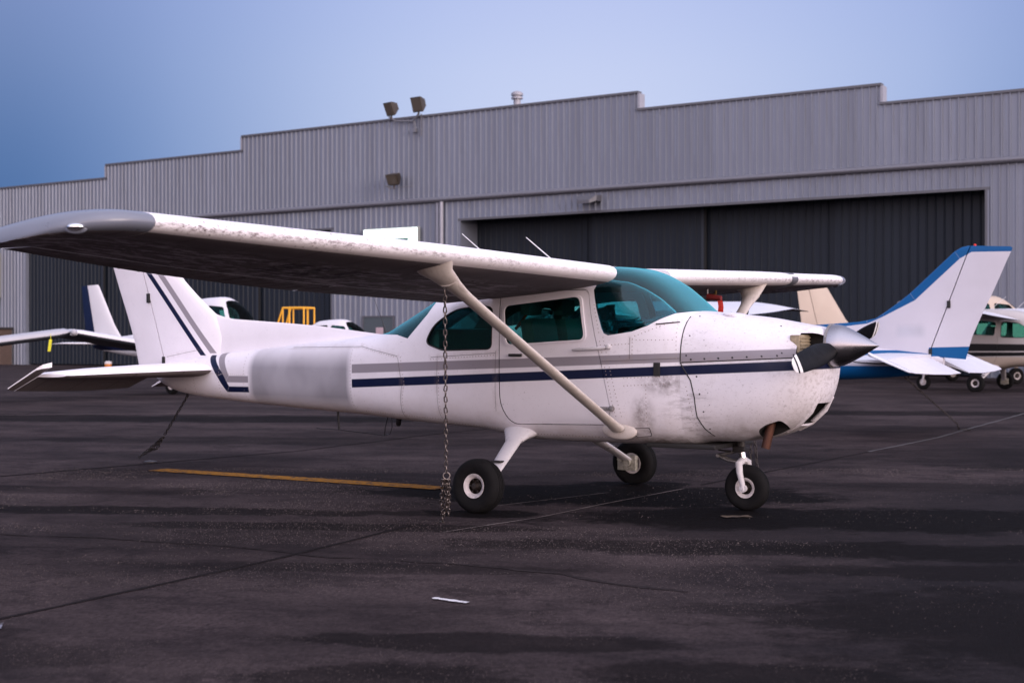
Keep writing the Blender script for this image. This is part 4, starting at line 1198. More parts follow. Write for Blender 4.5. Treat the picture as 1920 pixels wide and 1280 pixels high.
# tail
def fin_solid(poly_le, poly_te, t0, t1, n=14, y0=0):
    """symmetric aerofoil loft between leading-edge points and trailing-edge points (x,z)"""
    rings = []
    for (lx, z0), (tx, z1), t in zip(poly_le, poly_te, [t0 + (t1 - t0) * k / (len(poly_le) - 1) for k in range(len(poly_le))]):
        rg = []
        for k in range(n * 2):
            a = 2 * PI * k / (n * 2)
            u = (1 - math.cos(a)) / 2 if a <= PI else (1 - math.cos(a)) / 2
            prof_t = 5 * (.2969 * u ** .5 - .126 * u - .3516 * u * u + .2843 * u ** 3 - .1015 * u ** 4)
            y = t * prof_t * (1 if a <= PI else -1)
            rg.append((lx + (tx - lx) * u, y0 + y, z0 + (z1 - z0) * u))
        rings.append(rg)
    bm = bmesh.new(); loft(bm, rings); return bm
# fin (ahead of the hinge) and rudder (behind it): cut one solid along the hinge line
def hinge_x(z): return -4.81 - (z - 1.04) * .346
LEp = [(-3.95, 1.15), (-4.02, 1.40), (-4.10, 1.58), (-4.24, 1.68), (-4.40, 1.80), (-4.573, 1.944), (-4.80, 2.17), (-5.02, 2.39), (-5.13, 2.50), (-5.22, 2.555), (-5.30, 2.57)]
TEp = [(-5.27, 1.03), (-5.345, 1.33), (-5.42, 1.52), (-5.46, 1.62), (-5.52, 1.76), (-5.585, 1.91), (-5.67, 2.12), (-5.76, 2.35), (-5.81, 2.47), (-5.83, 2.52), (-5.80, 2.54)]
bm = fin_solid(LEp, TEp, .15, .055)
hn = Vector((1, 0, .346)).normalized()
def half(bm, co, no, side):
    bmesh.ops.bisect_plane(bm, geom=list(bm.verts) + list(bm.edges) + list(bm.faces), plane_co=co, plane_no=no, clear_outer=(side < 0), clear_inner=(side > 0))
    ed = [e for e in bm.edges if e.is_boundary]
    if ed: bmesh.ops.holes_fill(bm, edges=ed, sides=0)
    return bm
b2 = bm.copy()
from_bm('fin', half(bm, (-4.80, 0, 1.04), hn, 1), M_fin, plane, 40)
rud = from_bm('rudder', half(b2, (-4.815, 0, 1.04), hn, -1), M_fin, plane, 40)
bm = bmesh.new(); bmesh.ops.create_uvsphere(bm, u_segments=10, v_segments=8, radius=.018); bmesh.ops.translate(bm, vec=(-5.38, 0, 2.575), verts=bm.verts)
from_bm('tail_beacon', bm, M_red, rud, 60)
for z in (1.12, 1.78):
    bm = bmesh.new(); bbox(bm, hinge_x(z) - .03, hinge_x(z) + .012, -.06, .06, z - .05, z + .05, .008)
    from_bm('hinge', bm, M_rubber, rud)
# dorsal fin
bm = bmesh.new(); rings = []
dz = [(-2.02, 1.395, 1.37), (-2.4, 1.437, 1.34), (-2.76, 1.475, 1.30), (-3.2, 1.508, 1.26), (-3.63, 1.535, 1.22), (-3.89, 1.552, 1.19), (-4.02, 1.574, 1.17), (-4.12, 1.60, 1.16), (-4.22, 1.655, 1.15)]
for i, (x, zt, zb) in enumerate(dz):
    t = .004 + .022 * min(1, i / 4)
    wb = t + .022
    rings.append([(x, -wb, zb), (x, -t, zb + (zt - zb) * .45), (x, -t * .7, zt - .02), (x, 0, zt), (x, t * .7, zt - .02), (x, t, zb + (zt - zb) * .45), (x, wb, zb)])
loft(bm, rings)
from_bm('dorsal_fin', bm, M_fin, plane, 50)
# stabiliser and elevator
def stab(s):
    def rg(y, lx, lz, tx, tz, t, n=12):
        out = []
        for k in range(n * 2):
            a = 2 * PI * k / (n * 2); u = (1 - math.cos(a)) / 2
            pt = 5 * (.2969 * u ** .5 - .126 * u - .3516 * u * u + .2843 * u ** 3 - .1015 * u ** 4) * t
            out.append((lx + (tx - lx) * u, s * y, lz + (tz - lz) * u + pt * (1 if a <= PI else -1)))
        return out
    bm = bmesh.new()
    loft(bm, [rg(.03, -3.97, 1.045, -5.45, 1.035, .15), rg(.5, -4.10, 1.04, -5.40, 1.03, .135), rg(1.1, -4.28, 1.03, -5.33, 1.02, .11), rg(1.56, -4.42, 1.02, -5.28, 1.01, .065), rg(1.60, -4.46, 1.02, -5.2, 1.01, .03)])
    for f in bm.faces: pass
    half(bm, (-4.86, 0, 0), Vector((1, 0, 0)), 1)
    bmesh.ops.recalc_face_normals(bm, faces=bm.faces); bm.normal_update()
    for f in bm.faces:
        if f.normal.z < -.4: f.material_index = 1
    sp = from_bm('stabilizer', bm, [M_wing, M_under], plane, 40)
    bm = bmesh.new(); dr = R(24)
    rings = []
    for y, hx, te, t in ((.16, -4.87, -5.30, .055), (.6, -4.87, -5.33, .05), (1.15, -4.87, -5.30, .042), (1.605, -4.87, -5.25, .036)):
        rings.append([(hx, s * y, 1.025 + t / 2), (te, s * y, 1.02 + .004), (te, s * y, 1.02 - .004), (hx, s * y, 1.02 - t / 2)])
    loft(bm, rings)
    rings = [[(lx, s * y, 1.022 + t), (lx - .02, s * y, 1.022 + t), (te, s * y, 1.02 + .004), (te, s * y, 1.02 - .004), (lx - .02, s * y, 1.02 - t)] for y, lx, te, t in ((1.612, -4.62, -5.25, .02), (1.69, -4.66, -5.22, .016), (1.72, -4.72, -5.19, .006))]
    loft(bm, rings)
    bmesh.ops.rotate(bm, cent=(-4.87, 0, 1.022), matrix=Matrix.Rotation(-dr, 3, 'Y'), verts=bm.verts)
    bmesh.ops.recalc_face_normals(bm, faces=bm.faces); bm.normal_update()
    for f in bm.faces:
        if f.normal.z < -.3: f.material_index = 1
    from_bm('elevator', bm, [M_wing, M_under], sp, 30)
stab(-1); stab(1)

# landing gear
def wheel(parent, c, rad, wid, rimr, camber=0.0, out=-1, name='wheel', disc=True):
    wt = bpy.data.objects.new(name, None)
    bm = bmesh.new()
    hw = wid / 2
    prof = [(rimr, -hw * .62), (rimr * 1.12, -hw * .80), (rad * .72, -hw * 1.0), (rad * .86, -hw * .96), (rad * .955, -hw * .74), (rad * .993, -hw * .42), (rad, -hw * .36)]
    for gr in (-.3, -.05, .2):
        prof += [(rad, hw * gr), (rad * .975, hw * (gr + .02)), (rad * .975, hw * (gr + .08)), (rad, hw * (gr + .1))]
    prof += [(rad * .993, hw * .42), (rad * .955, hw * .74), (rad * .86, hw * .96), (rad * .72, hw * 1.0), (rimr * 1.12, hw * .80), (rimr, hw * .62)]
    lathe(bm, prof + [prof[0]], 'y', (0, 0, 0), 48, cap=False)
    Mx = Matrix.Translation(c) @ Matrix.Rotation(camber, 4, 'X')
    # weight on the tyre: flatten the contact patch
    bmesh.ops.transform(bm, matrix=Mx, verts=bm.verts)
    for v in bm.verts:
        if v.co.z < .006: v.co.z = .004 + (v.co.z - .006) * .05
    ty = from_bm(name, bm, M_tyre, parent, 40)
    bm = bmesh.new()
    o_ = out
    lathe(bm, [(rimr * 1.04, o_ * hw * .78), (rimr * 1.02, o_ * hw * .84), (rimr * .9, o_ * hw * .80), (rimr * .72, o_ * hw * .60), (rimr * .66, o_ * hw * .50)], 'y', (0, 0, 0), 36, cap=False)
    lathe(bm, [(rimr * 1.04, -o_ * hw * .78), (rimr * .9, -o_ * hw * .80), (rimr * .6, -o_ * hw * .3), (.01, -o_ * hw * .3)], 'y', (0, 0, 0), 36, cap=False)
    bmesh.ops.transform(bm, matrix=Mx, verts=bm.verts)
    from_bm('rim', bm, M_rim, ty, 35)
    bm = bmesh.new()
    lathe(bm, [(rimr * .66, o_ * hw * .50), (rimr * .62, o_ * hw * .30), (rimr * .58, o_ * hw * .1), (.01, o_ * hw * .1)], 'y', (0, 0, 0), 30, cap=False)
    lathe(bm, [(rimr * .50, o_ * hw * .1), (rimr * .48, o_ * hw * .35), (rimr * .3, o_ * hw * .55), (rimr * .24, o_ * hw * .8), (.005, o_ * hw * .82)], 'y', (0, 0, 0), 20)
    for k in range(6):
        a = 2 * PI * k / 6
        lathe(bm, [(.008, o_ * hw * .3), (.008, o_ * hw * .56), (.004, o_ * hw * .58)], 'y', (rimr * .52 * math.cos(a), 0, rimr * .52 * math.sin(a)), 6)
    bmesh.ops.transform(bm, matrix=Mx, verts=bm.verts)
    from_bm('hub', bm, M_hub, ty, 35)
    bpy.data.objects.remove(wt)
    return ty
for s in (-1, 1):
    sc = 0.0 if s > 0 else 0.0
    zc = .205 - s * .0 + (.010 if s < 0 else -.010)
    c = Vector((-.02, s * 1.275, zc))
    wheel(plane, c, .212, .165, .092, R(4) * s, s)
    bm = bmesh.new()
    P = [Vector((-.165, s * .40, .60)), Vector((-.155, s * .56, .515)), Vector((-.09, s * .85, .375)), Vector((-.03, s * 1.13, .235)), Vector((-.02, s * 1.19, .205))]
    tube(bm, P, [.078, .074, .064, .052, .045], 24, flat=.42, up=(1, 0, 0))
    from_bm('gear_leg', bm, M_gear, plane, 60)
    bm = bmesh.new()
    P = [Vector((-.17, s * .36, .615)), Vector((-.17, s * .44, .575)), Vector((-.165, s * .50, .545)), Vector((-.158, s * .56, .510))]
    tube(bm, P, [.19, .16, .115, .082], 28, flat=.42, up=(1, 0, 0))
    from_bm('gear_fairing', bm, M_gear, plane, 60)
    bm = bmesh.new(); bbox(bm, -.13, -.035, min(s * .89, s * .945), max(s * .89, s * .945), .365, .38, .004); box(bm, -.11, -.05, min(s * .84, s * .90), max(s * .84, s * .90), .35, .364)
    from_bm('step', bm, M_bsteel, plane)
    bm = bmesh.new(); bbox(bm, -.13, .06, min(s * 1.135, s * 1.185), max(s * 1.135, s * 1.185), .13, .27, .012)
    lathe(bm, [(.035, s * 1.10), (.035, s * 1.2)], 'y', (-.02, 0, .205), 14); lathe(bm, [(.028, s * 1.09), (.028, s * 1.15)], 'y', (-.08, 0, .24), 12)
    from_bm('brake', bm, plain('pale_brake_plate', (.33, .31, .26), .6, .2, .5, 30), plane, 40)
# nose gear
nz = Vector((1.665, 0, .178))
wheel(plane, nz, .180, .125, .078, 0, -1)
bm = bmesh.new(); tube(bm, [(1.60, 0, .60), (1.617, 0, .47)], [.042, .040], 16); tube(bm, [(1.55, 0, .52), (1.64, 0, .52)], .03, 8); bbox(bm, 1.56, 1.66, -.05, .05, .455, .50, .01)
from_bm('nose_strut', bm, M_bsteel, plane, 40)
bm = bmesh.new(); tube(bm, [(1.617, 0, .47), (1.628, 0, .405)], .027, 16)
from_bm('oleo', bm, M_chrome, plane, 60)
bm = bmesh.new()
tube(bm, [(1.628, 0, .41), (1.634, 0, .375)], [.034, .036], 14)
tube(bm, [(1.632, -.02, .388), (1.632, -.085, .372), (1.64, -.088, .30), (1.665, -.086, .20), (1.668, -.086, .165)], [.03, .03, .026, .02, .022], 10)
tube(bm, [(1.632, .02, .388), (1.632, .085, .372), (1.64, .088, .30), (1.665, .086, .20), (1.668, .086, .165)], [.03, .03, .026, .02, .022], 10)
lathe(bm, [(.03, -.10), (.03, -.07)], 'y', (1.667, 0, .178), 14); lathe(bm, [(.012, -.112), (.012, .112)], 'y', (1.667, 0, .178), 10); lathe(bm, [(.03, .07), (.03, .10)], 'y', (1.667, 0, .178), 14)
from_bm('nose_fork', bm, M_gear, plane, 50)
bm = bmesh.new()
tube(bm, [(1.60, -.03, .465), (1.50, -.03, .44), (1.43, -.02, .425)], .012, 8); tube(bm, [(1.60, .03, .465), (1.50, .03, .44), (1.43, .02, .425)], .012, 8)
tube(bm, [(1.615, -.03, .375), (1.52, -.03, .385), (1.435, -.02, .415)], .012, 8); tube(bm, [(1.615, .03, .375), (1.52, .03, .385), (1.435, .02, .415)], .012, 8)
lathe(bm, [(.014, -.04), (.014, .04)], 'y', (1.428, 0, .42), 10)
from_bm('torque_link', bm, M_steel, plane, 50)
bm = bmesh.new()
tube(bm, [(1.50, -.10, .55), (1.46, -.08, .47), (1.55, -.05, .46)], .009, 8); tube(bm, [(1.45, .02, .56), (1.45, .02, .50)], .02, 8)
from_bm('steering_link', bm, M_bsteel, plane, 50)
# cowl flap gap under the firewall
bm = bmesh.new(); bbox(bm, .96, 1.56, -.36, .36, .492, .53, .012)
from_bm('belly_tunnel', bm, M_rubber, plane)

# interior
for s in (-1, 1):
    b = bpy.data.objects.new('seat', None)
    bm = bmesh.new(); bbox(bm, -.05, .45, s * .27 - .21, s * .27 + .21, .88, 1.0, .04)
    seat = from_bm('seat', bm, M_seat, plane, 40)
    bpy.data.objects.remove(b)
    bm = bmesh.new(); bbox(bm, -.07, .06, s * .27 - .2, s * .27 + .2, .95, 1.53, .06)
    bmesh.ops.rotate(bm, cent=(0, 0, .95), matrix=Matrix.Rotation(R(-10), 3, 'Y'), verts=bm.verts)
    from_bm('seat_back', bm, M_seat, seat, 40)
    bm = bmesh.new(); bbox(bm, -.22, -.12, s * .27 - .11, s * .27 + .11, 1.545, 1.69, .04)
    tube(bm, [(-.15, s * .27, 1.42), (-.17, s * .27, 1.52)], .03, 8)
    from_bm('headrest', bm, M_seat, seat, 40)
    bm = bmesh.new(); tube(bm, [(.62, s * .27 - .12, 1.28), (.62, s * .27 - .13, 1.20), (.64, s * .27, 1.17), (.62, s * .27 + .13, 1.20), (.62, s * .27 + .12, 1.28)], .013, 8); tube(bm, [(.64, s * .27, 1.18), (.88, s * .27, 1.19)], .013, 8)
    from_bm('control_yoke', bm, M_bsteel, plane, 50)
bm = bmesh.new(); bbox(bm, -1.05, -.62, -.42, .42, .86, 1.02, .04); bbox(bm, -1.15, -1.02, -.42, .42, .95, 1.44, .05)
from_bm('rear_bench', bm, M_seat, plane, 40)
bm = bmesh.new(); bbox(bm, .88, 1.30, -.42, .42, 1.12, 1.37, .03); bbox(bm, .80, 1.27, -.44, .44, 1.372, 1.41, .015)
from_bm('instrument_panel', bm, M_dark, plane, 40)
def crumple(name, mat, pts, parent, seed):
    rnd = random.Random(seed); bm = bmesh.new(); n = 7
    A, B, Cc, D = [Vector(p) for p in pts]; g = []
    for i in range(n + 1):
        for j in range(n + 1):
            u, v = i / n, j / n
            p = (A * (1 - u) + B * u) * (1 - v) + (D * (1 - u) + Cc * u) * v
            g.append(bm.verts.new(p + Vector((rnd.uniform(-.02, .02), rnd.uniform(-.03, .03), rnd.uniform(-.012, .012)))))
    for i in range(n):
        for j in range(n): bm.faces.new((g[i * (n + 1) + j], g[(i + 1) * (n + 1) + j], g[(i + 1) * (n + 1) + j + 1], g[i * (n + 1) + j + 1]))
    bmesh.ops.solidify(bm, geom=list(bm.faces), thickness=.006)
    return from_bm(name, bm, mat, parent)
# things lying in the cabin
sh1 = crumple('sunshade', M_foil, ((.76, -.45, 1.43), (1.0, .1, 1.47), (.98, .12, 1.54), (.72, -.45, 1.50)), None, 3)
sh2 = crumple('sunshade', M_shade, ((-.28, .30, 1.30), (.02, .32, 1.30), (-.05, .32, 1.62), (-.22, .30, 1.50)), None, 4)
sh3 = crumple('sunshade', M_foil, ((.10, .36, 1.32), (.30, .36, 1.32), (.28, .36, 1.64), (.02, .38, 1.60)), None, 5)
tag(sh1, 'pale folded sunshade lying along the glareshield behind the windshield', 'sunshade')
tag(sh2, 'blue and white sunshade leaning in the cabin behind the rear part of the door window', 'sunshade')
tag(sh3, 'silver sunshade strip standing in the cabin behind the front seat', 'sunshade')
# red belt in the cabin
bm = bmesh.new(); tube(bm, [(-.27, -.36, 1.43), (-.20, -.36, 1.50), (-.14, -.36, 1.58)], .014, 6, flat=.3)
from_bm('seat_belt', bm, plain('orange_strap', (.5, .05, .02), .6), plane)

# antennas
def rod(name, pts, r, mat, n=6):
    bm = bmesh.new(); tube(bm, pts, r, n); return from_bm(name, bm, mat, plane, 60)
rod('whip_antenna', [(-.60, 0, 1.90), (-.83, 0, 2.10), (-1.07, 0, 2.285)], [.006, .006, .004], M_ant)
rod('whip_antenna', [(.0, 0, 1.93), (-.11, 0, 2.01), (-.39, 0, 2.225)], [.006, .006, .004], M_ant)
rod('wire_antenna', [(-1.93, 0, 1.385), (-1.955, 0, 1.44), (-1.985, 0, 1.52), (-2.085, 0, 1.73)], [.016, .011, .003, .0018], M_bant)
rod('roof_fin', [(-1.72, 0, 1.40), (-1.74, 0, 1.425)], [.02, .008], M_bant)
rod('belly_mast', [(-2.53, 0, .68), (-2.515, 0, .49)], [.013, .010], M_bant)
rod('belly_wire', [(-2.80, 0, .492), (-2.5, 0, .487), (-2.2, 0, .468), (-1.97, 0, .452), (-1.90, 0, .47), (-1.875, 0, .53), (-1.88, 0, .64)], .0035, M_bant)
rod('belly_wire', [(-1.965, 0, .455), (-1.955, 0, .53), (-1.92, 0, .64)], .0045, M_bant)
rod('belly_drain', [(-1.79, 0, .63), (-1.80, 0, .565), (-1.80, 0, .545)], [.028, .026, .016], M_bant)
# pitot on the far wing, fuel vent tube
rod('pitot_tube', [(.50, 1.75, 1.83), (.50, 1.75, 1.73), (.62, 1.75, 1.715)], .011, M_steel)
rod('vent_tube', [(.42, 2.1, 1.84), (.40, 2.15, 1.77), (.30, 2.2, 1.75)], .012, plain('brass_tube', (.35, .22, .08), .5, .5))
rod('tail_ring', [(-4.55, 0, .83), (-4.56, 0, .76)], [.014, .01], M_bsteel)

PLOC = Vector((.45874, 11.8127, 0)); PRZ = -.58196; PRX = .008
plane.location = PLOC
plane.rotation_euler = (PRX, 0, PRZ)
MP = Matrix.Translation(PLOC) @ Matrix.Rotation(PRZ, 4, 'Z') @ Matrix.Rotation(PRX, 4, 'X')
for o in (sh1, sh2, sh3): o.matrix_world = MP
def W(x, y, z): return MP @ Vector((x, y, z))

# ------------------------------------------------------------------ chains
def link_mesh(L, wd, r, name='link'):
    bm = bmesh.new(); n = 14; P = []
    h = L / 2 - wd / 2
    for k in range(n):
        a = 2 * PI * k / n
        P.append(Vector((math.cos(a) * (wd / 2 - r), 0, math.sin(a) * (wd / 2 - r) + (h if math.sin(a) >= 0 else -h))))
    rings = []
    for i, p in enumerate(P):
        d = (P[(i + 1) % n] - P[i - 1]).normalized(); u = Vector((0, 1, 0)); v = d.cross(u)
        rings.append([p + u * (math.cos(2 * PI * k / 6) * r) + v * (math.sin(2 * PI * k / 6) * r) for k in range(6)])
    vs = [[bm.verts.new(q) for q in rr] for rr in rings]
    for i in range(n):
        a, b = vs[i], vs[(i + 1) % n]
        for k in range(6): bm.faces.new((a[k], a[(k + 1) % 6], b[(k + 1) % 6], b[k]))
    bmesh.ops.recalc_face_normals(bm, faces=bm.faces)
    me = bpy.data.meshes.new(name); bm.to_mesh(me); bm.free(); shade(me, 80)
    me.materials.append(M_chain); return me
M_chain = plain('rusty_galvanised_chain', (0.20, 0.17, 0.16), 0.38, 0.85, .5, 60)
M_chaind = plain('dark_chain', (0.05, 0.042, 0.04), 0.5, 0.7, .4, 60)
LM = link_mesh(.052, .031, .0048)
def run_links(pts, me, pitch, parent, base, rnd, kind='link', mat=None):
    pts = [Vector(p) for p in pts]; i = 0; k = 0; out = []
    segs = [(pts[j], pts[j + 1]) for j in range(len(pts) - 1)]
    tot = sum((b - a).length for a, b in segs); n = int(tot / pitch)
    for k in range(n):
        t = (k + .5) * pitch; 
        for a, b in segs:
            L = (b - a).length
            if t <= L: break
            t -= L
        d = (b - a).normalized(); p = a + d * t
        q = d.to_track_quat('Z', 'Y').to_matrix().to_4x4()
        M = Matrix.Translation(p - base) @ q @ Matrix.Rotation((k % 2) * PI / 2 + rnd.uniform(-.35, .35), 4, 'Z') @ Matrix.Rotation(rnd.uniform(-.12, .12), 4, 'Y')
        o = bpy.data.objects.new(kind, me); C.objects.link(o); o.parent = parent; o.matrix_local = M; out.append(o)
    return out
rnd = random.Random(5)
def ringobj(parent, base, p, rad, r, rot, name='ring'):
    bm = bmesh.new(); P = [(rad * math.cos(2 * PI * k / 20), 0, rad * math.sin(2 * PI * k / 20)) for k in range(21)]
    tube(bm, P, r, 8, cap=False)
    bmesh.ops.transform(bm, matrix=Matrix.Translation(Vector(p) - base) @ Matrix.Rotation(rot, 4, 'Z'), verts=bm.verts)
    from_bm(name, bm, M_chain, parent, 80)
# near wing chain: strut eye -> ground anchor, free end doubled back in four strands
base = Vector((-.50, 10.18, 0.0))
ch = thing('tie_down_chain', 'long tie-down chain hanging from the near wing strut beside the main wheel', 'chain', tuple(base))
top = W(.585, -2.535, 1.73)
mid = Vector((-.466, 9.80, .395))
run_links([top, mid], LM, .0405, ch, base, rnd)
ringobj(ch, base, mid + Vector((.003, 0, -.02)), .024, .005, .2)
for k, (dx, dy, z1) in enumerate(((-.045, .30, .012), (-.032, .26, .03), (-.012, .16, .10), (-.002, .24, .05))):
    a = mid + Vector((-.020 + .013 * k, .012 * (k % 2), -.045))
    b = Vector((mid.x + dx + .004, 9.87 + dy * .9, z1))
    m = (a + b) / 2 + Vector((rnd.uniform(-.006, .006) + (-.008 if k == 0 else .006), 0, 0))
    run_links([a, m, b], LM, .040, ch, base, rnd)
bm = bmesh.new(); lathe(bm, [(.05, 0), (.05, .008), (.03, .014)], 'z', (0, 0, 0), 16)
anc = from_bm('anchor_plate', bm, M_chaind, ch, 40); anc.scale = (.5, .5, .5); anc.location = (Vector((-.512, 10.15, .002)) - base)
# tail chain
base2 = Vector((-3.95, 15.2, 0))
ch2 = thing('tie_down_chain', 'dark tie-down chain slanting from the tail to the ground by the yellow line', 'chain', tuple(base2))
LM2 = link_mesh(.058, .034, .005); LM2.materials[0] = M_chaind
tt = W(-4.55, 0, .77); gb = Vector((-4.02, 15.2, .03)); kn = tt.lerp(gb, .62) + Vector((.03, 0, -.0))
run_links([tt, kn], LM2, .046, ch2, base2, rnd)
for dx, zz in ((-.08, .02), (-.03, .05), (.05, .10)):
    run_links([kn, kn.lerp(gb, .5) + Vector((dx * .6, 0, 0)), gb + Vector((dx, 0, zz))], LM2, .046, ch2, base2, rnd)
bm = bmesh.new(); lathe(bm, [(.07, 0), (.07, .01), (.03, .02)], 'z', (0, 0, 0), 16)
anc = from_bm('anchor_plate', bm, M_chaind, ch2, 40); anc.location = (-.02, .02, .002)
# far wing chain
ft = W(.60, 2.42, 1.72); fg = Vector((ft.x + .06, ft.y - .1, 0.02)); base3 = Vector((fg.x, fg.y, 0))
ch3 = thing('tie_down_chain', 'tie-down chain hanging from the far wing strut, seen behind the nose wheel', 'chain', tuple(base3))
run_links([ft, ft.lerp(fg, .6)], LM2, .046, ch3, base3, rnd)
for dx in (-.04, .03): run_links([ft.lerp(fg, .58), fg + Vector((dx, 0, .05))], LM2, .046, ch3, base3, rnd)
# streamer on the pitot
base4 = W(.55, 1.75, 1.70)
stq = thing('pitot_streamer', 'red warning streamer hanging from the pitot cover under the far wing', 'streamer', tuple(base4))
bm = bmesh.new(); tube(bm, [(-.05, 0, .03), (.09, 0, .015)], [.03, .022], 10)
bmesh.ops.rotate(bm, cent=(0, 0, 0), matrix=Matrix.Rotation(PRZ, 3, 'Z'), verts=bm.verts)
from_bm('cover', bm, plain('dark_red_cover', (.16, .01, .01), .7), stq, 50)
bm = bmesh.new(); prev = None
for k in range(9):
    t = k / 8; x = .06 + .055 * t + .012 * math.sin(t * 9); z = .02 - .33 * t; y = .015 * math.sin(t * 7)
    a = bm.verts.new((x - .025, y, z)); b = bm.verts.new((x + .025, y + .012 * math.sin(t * 11), z))
    if prev: bm.faces.new((prev[0], prev[1], b, a))
    prev = (a, b)
bmesh.ops.solidify(bm, geom=list(bm.faces), thickness=.003)
from_bm('ribbon', bm, M_red, stq)

# ------------------------------------------------------------------ aircraft behind: high-wing copies in other colours
LEB = [(-1.9, 1.38), (-2.76, 1.475), (-3.63, 1.535), (-4.02, 1.582), (-4.24, 1.68), (-4.573, 1.944), (-5.13, 2.50), (-5.3, 2.6)]
blue_fin = [[(a[0] + .02, a[1] + .04), (b[0] + .02, b[1] + .04), (b[0] - .08 if b[1] > 1.7 else b[0], b[1] - (.10 if b[1] > 1.7 else .055)), (a[0] - .08 if a[1] > 1.7 else a[0], a[1] - (.10 if a[1] > 1.7 else .055))] for a, b in zip(LEB, LEB[1:])]
blue_fin += [[(-5.0, 2.49), (-6.0, 2.47), (-6, 2.7), (-5.0, 2.7)], [(-4.83, 1.02), (-4.83, 1.19), (-5.5, 1.21), (-5.5, .9)]]
white2 = (0.60, 0.575, 0.63)
M_bfin = paint('blue_white_fin_paint', white2, [(BLUE, blue_fin)], .2, spots=False, blur=(-4.78, -4.42, 1.36, 1.50, (.42, .45, .52)))
M_bfus = paint('blue_white_fuselage_paint', white2, [(BLUE, [[(-5, .3), (2.5, .3), (2.5, .93), (-5, .93)], [(-5.1, 1.07), (2.5, 1.0), (2.5, 1.12), (-5.1, 1.155)], [(-1.9, 1.36), (-2.6, 1.40), (-2.6, 1.5), (-1.9, 1.5)]])], .2, spots=False)
M_bw = paint('pale_wing_paint', (0.62, 0.62, 0.68), grime=.25, spots=False)
mm = {'white_fuselage_paint': M_bfus, 'white_cowl_paint': M_bfus, 'white_door_paint': M_bfus, 'white_fin_paint': M_bfin, 'white_wing_paint': M_bw, 'grey_wingtip_paint': M_bw, 'cream_strut_paint': M_bw}
SK = ('rivets', 'screws', 'panel_edge', 'access_panel', 'armrest_slot', 'flap_beads', 'edge_patch', 'seat_belt', 'vent_tube', 'pitot_tube', 'cowl_vent', 'control_yoke', 'belly_wire', 'belly_mast', 'cowl_hinge', 'cowl_split_line', 'cowl_edge')
GRP = 'light airplanes parked behind'
def place(o, lab, x, y, ang, sc):
    o.location = (x, y, 0); o.rotation_euler = (0, 0, R(ang)); o.scale = (sc,) * 3
    tag(o, lab, 'airplane', GRP)
bl = copy_tree(plane, mm, SK)
place(bl, 'blue and white high-wing airplane facing away at right, blue edge on its tall fin', 1.52, 23.4, 143, 1.1); bl.scale = (1.17, 1.1, 1.045)
tan = (0.46, 0.38, 0.32)
M_tan = paint('tan_tail_paint', tan, [((.66, .66, .68), [[(-4.75, 2.45), (-6.0, 2.43), (-6, 2.7), (-4.75, 2.7)]])], .2, spots=False)
BLK = (.005, .005, .006)
M_blk = paint('black_striped_paint', (0.42, 0.39, 0.385), [(BLK, [[(-5, .97), (2.5, .93), (2.5, 1.14), (-5, 1.06)], [(-5, .90), (2.5, .78), (2.5, .90), (-5, .94)]]), (tan, [[(-5, .4), (2.5, .4), (2.5, .76), (-5, .86)]])], .2, spots=False)
mm2 = {'white_fuselage_paint': M_blk, 'white_cowl_paint': M_blk, 'white_door_paint': M_blk, 'white_fin_paint': M_blk, 'white_wing_paint': M_bw, 'grey_wingtip_paint': M_darkgrey, 'cream_strut_paint': M_blk}
tn = copy_tree(plane, mm2, SK)
place(tn, 'high-wing airplane with black side stripes far behind, at the right edge', 13.1, 38.0, 143, 1.15); tn.scale = (1.12, .97, 1.15)

# low-wing aircraft
LST = [(2.35, 1.22, .85, .18, 2.4, 2.4, 1.04, 0), (2.25, 1.34, .74, .34, 2.5, 2.5, 1.05, 0), (1.9, 1.42, .66, .46, 2.6, 2.6, 1.05, 0), (1.35, 1.47, .62, .54, 2.8, 2.8, 1.05, 0), (1.05, 1.62, .61, .56, 2.8, 3, 1.05, 0), (.7, 2.02, .60, .58, 2.8, 3, 1.05, .1), (.2, 2.22, .60, .58, 3, 3, 1.05, .15), (-.5, 2.18, .61, .56, 3, 3, 1.05, .15),
       (-1.1, 1.90, .65, .48, 2.8, 2.8, 1.05, .1), (-1.8, 1.52, .72, .36, 2.6, 2.6, 1.05, 0), (-3.0, 1.36, .82, .22, 2.4, 2.4, 1.08, 0), (-4.2, 1.25, .95, .10, 2.2, 2.2, 1.1, 0), (-4.6, 1.2, 1.02, .05, 2, 2, 1.1, 0)]
M_lw = paint('white_low_wing_paint', (0.62, .60, .63), [(NAVY, [[(-4.9, .98), (2.4, .92), (2.4, 1.02), (-4.9, 1.15)]])], .3, spots=False)
M_lw2 = paint('white_low_wing_skin', (0.64, .62, .65), grime=.2, spots=False)
M_navy = plain('navy_rudder_paint', NAVY, .35, coat=.2)
M_lunder = plain('dark_under_skin', (.018, .020, .028), .6)  # darker skin for wing undersides and blunt leading edges
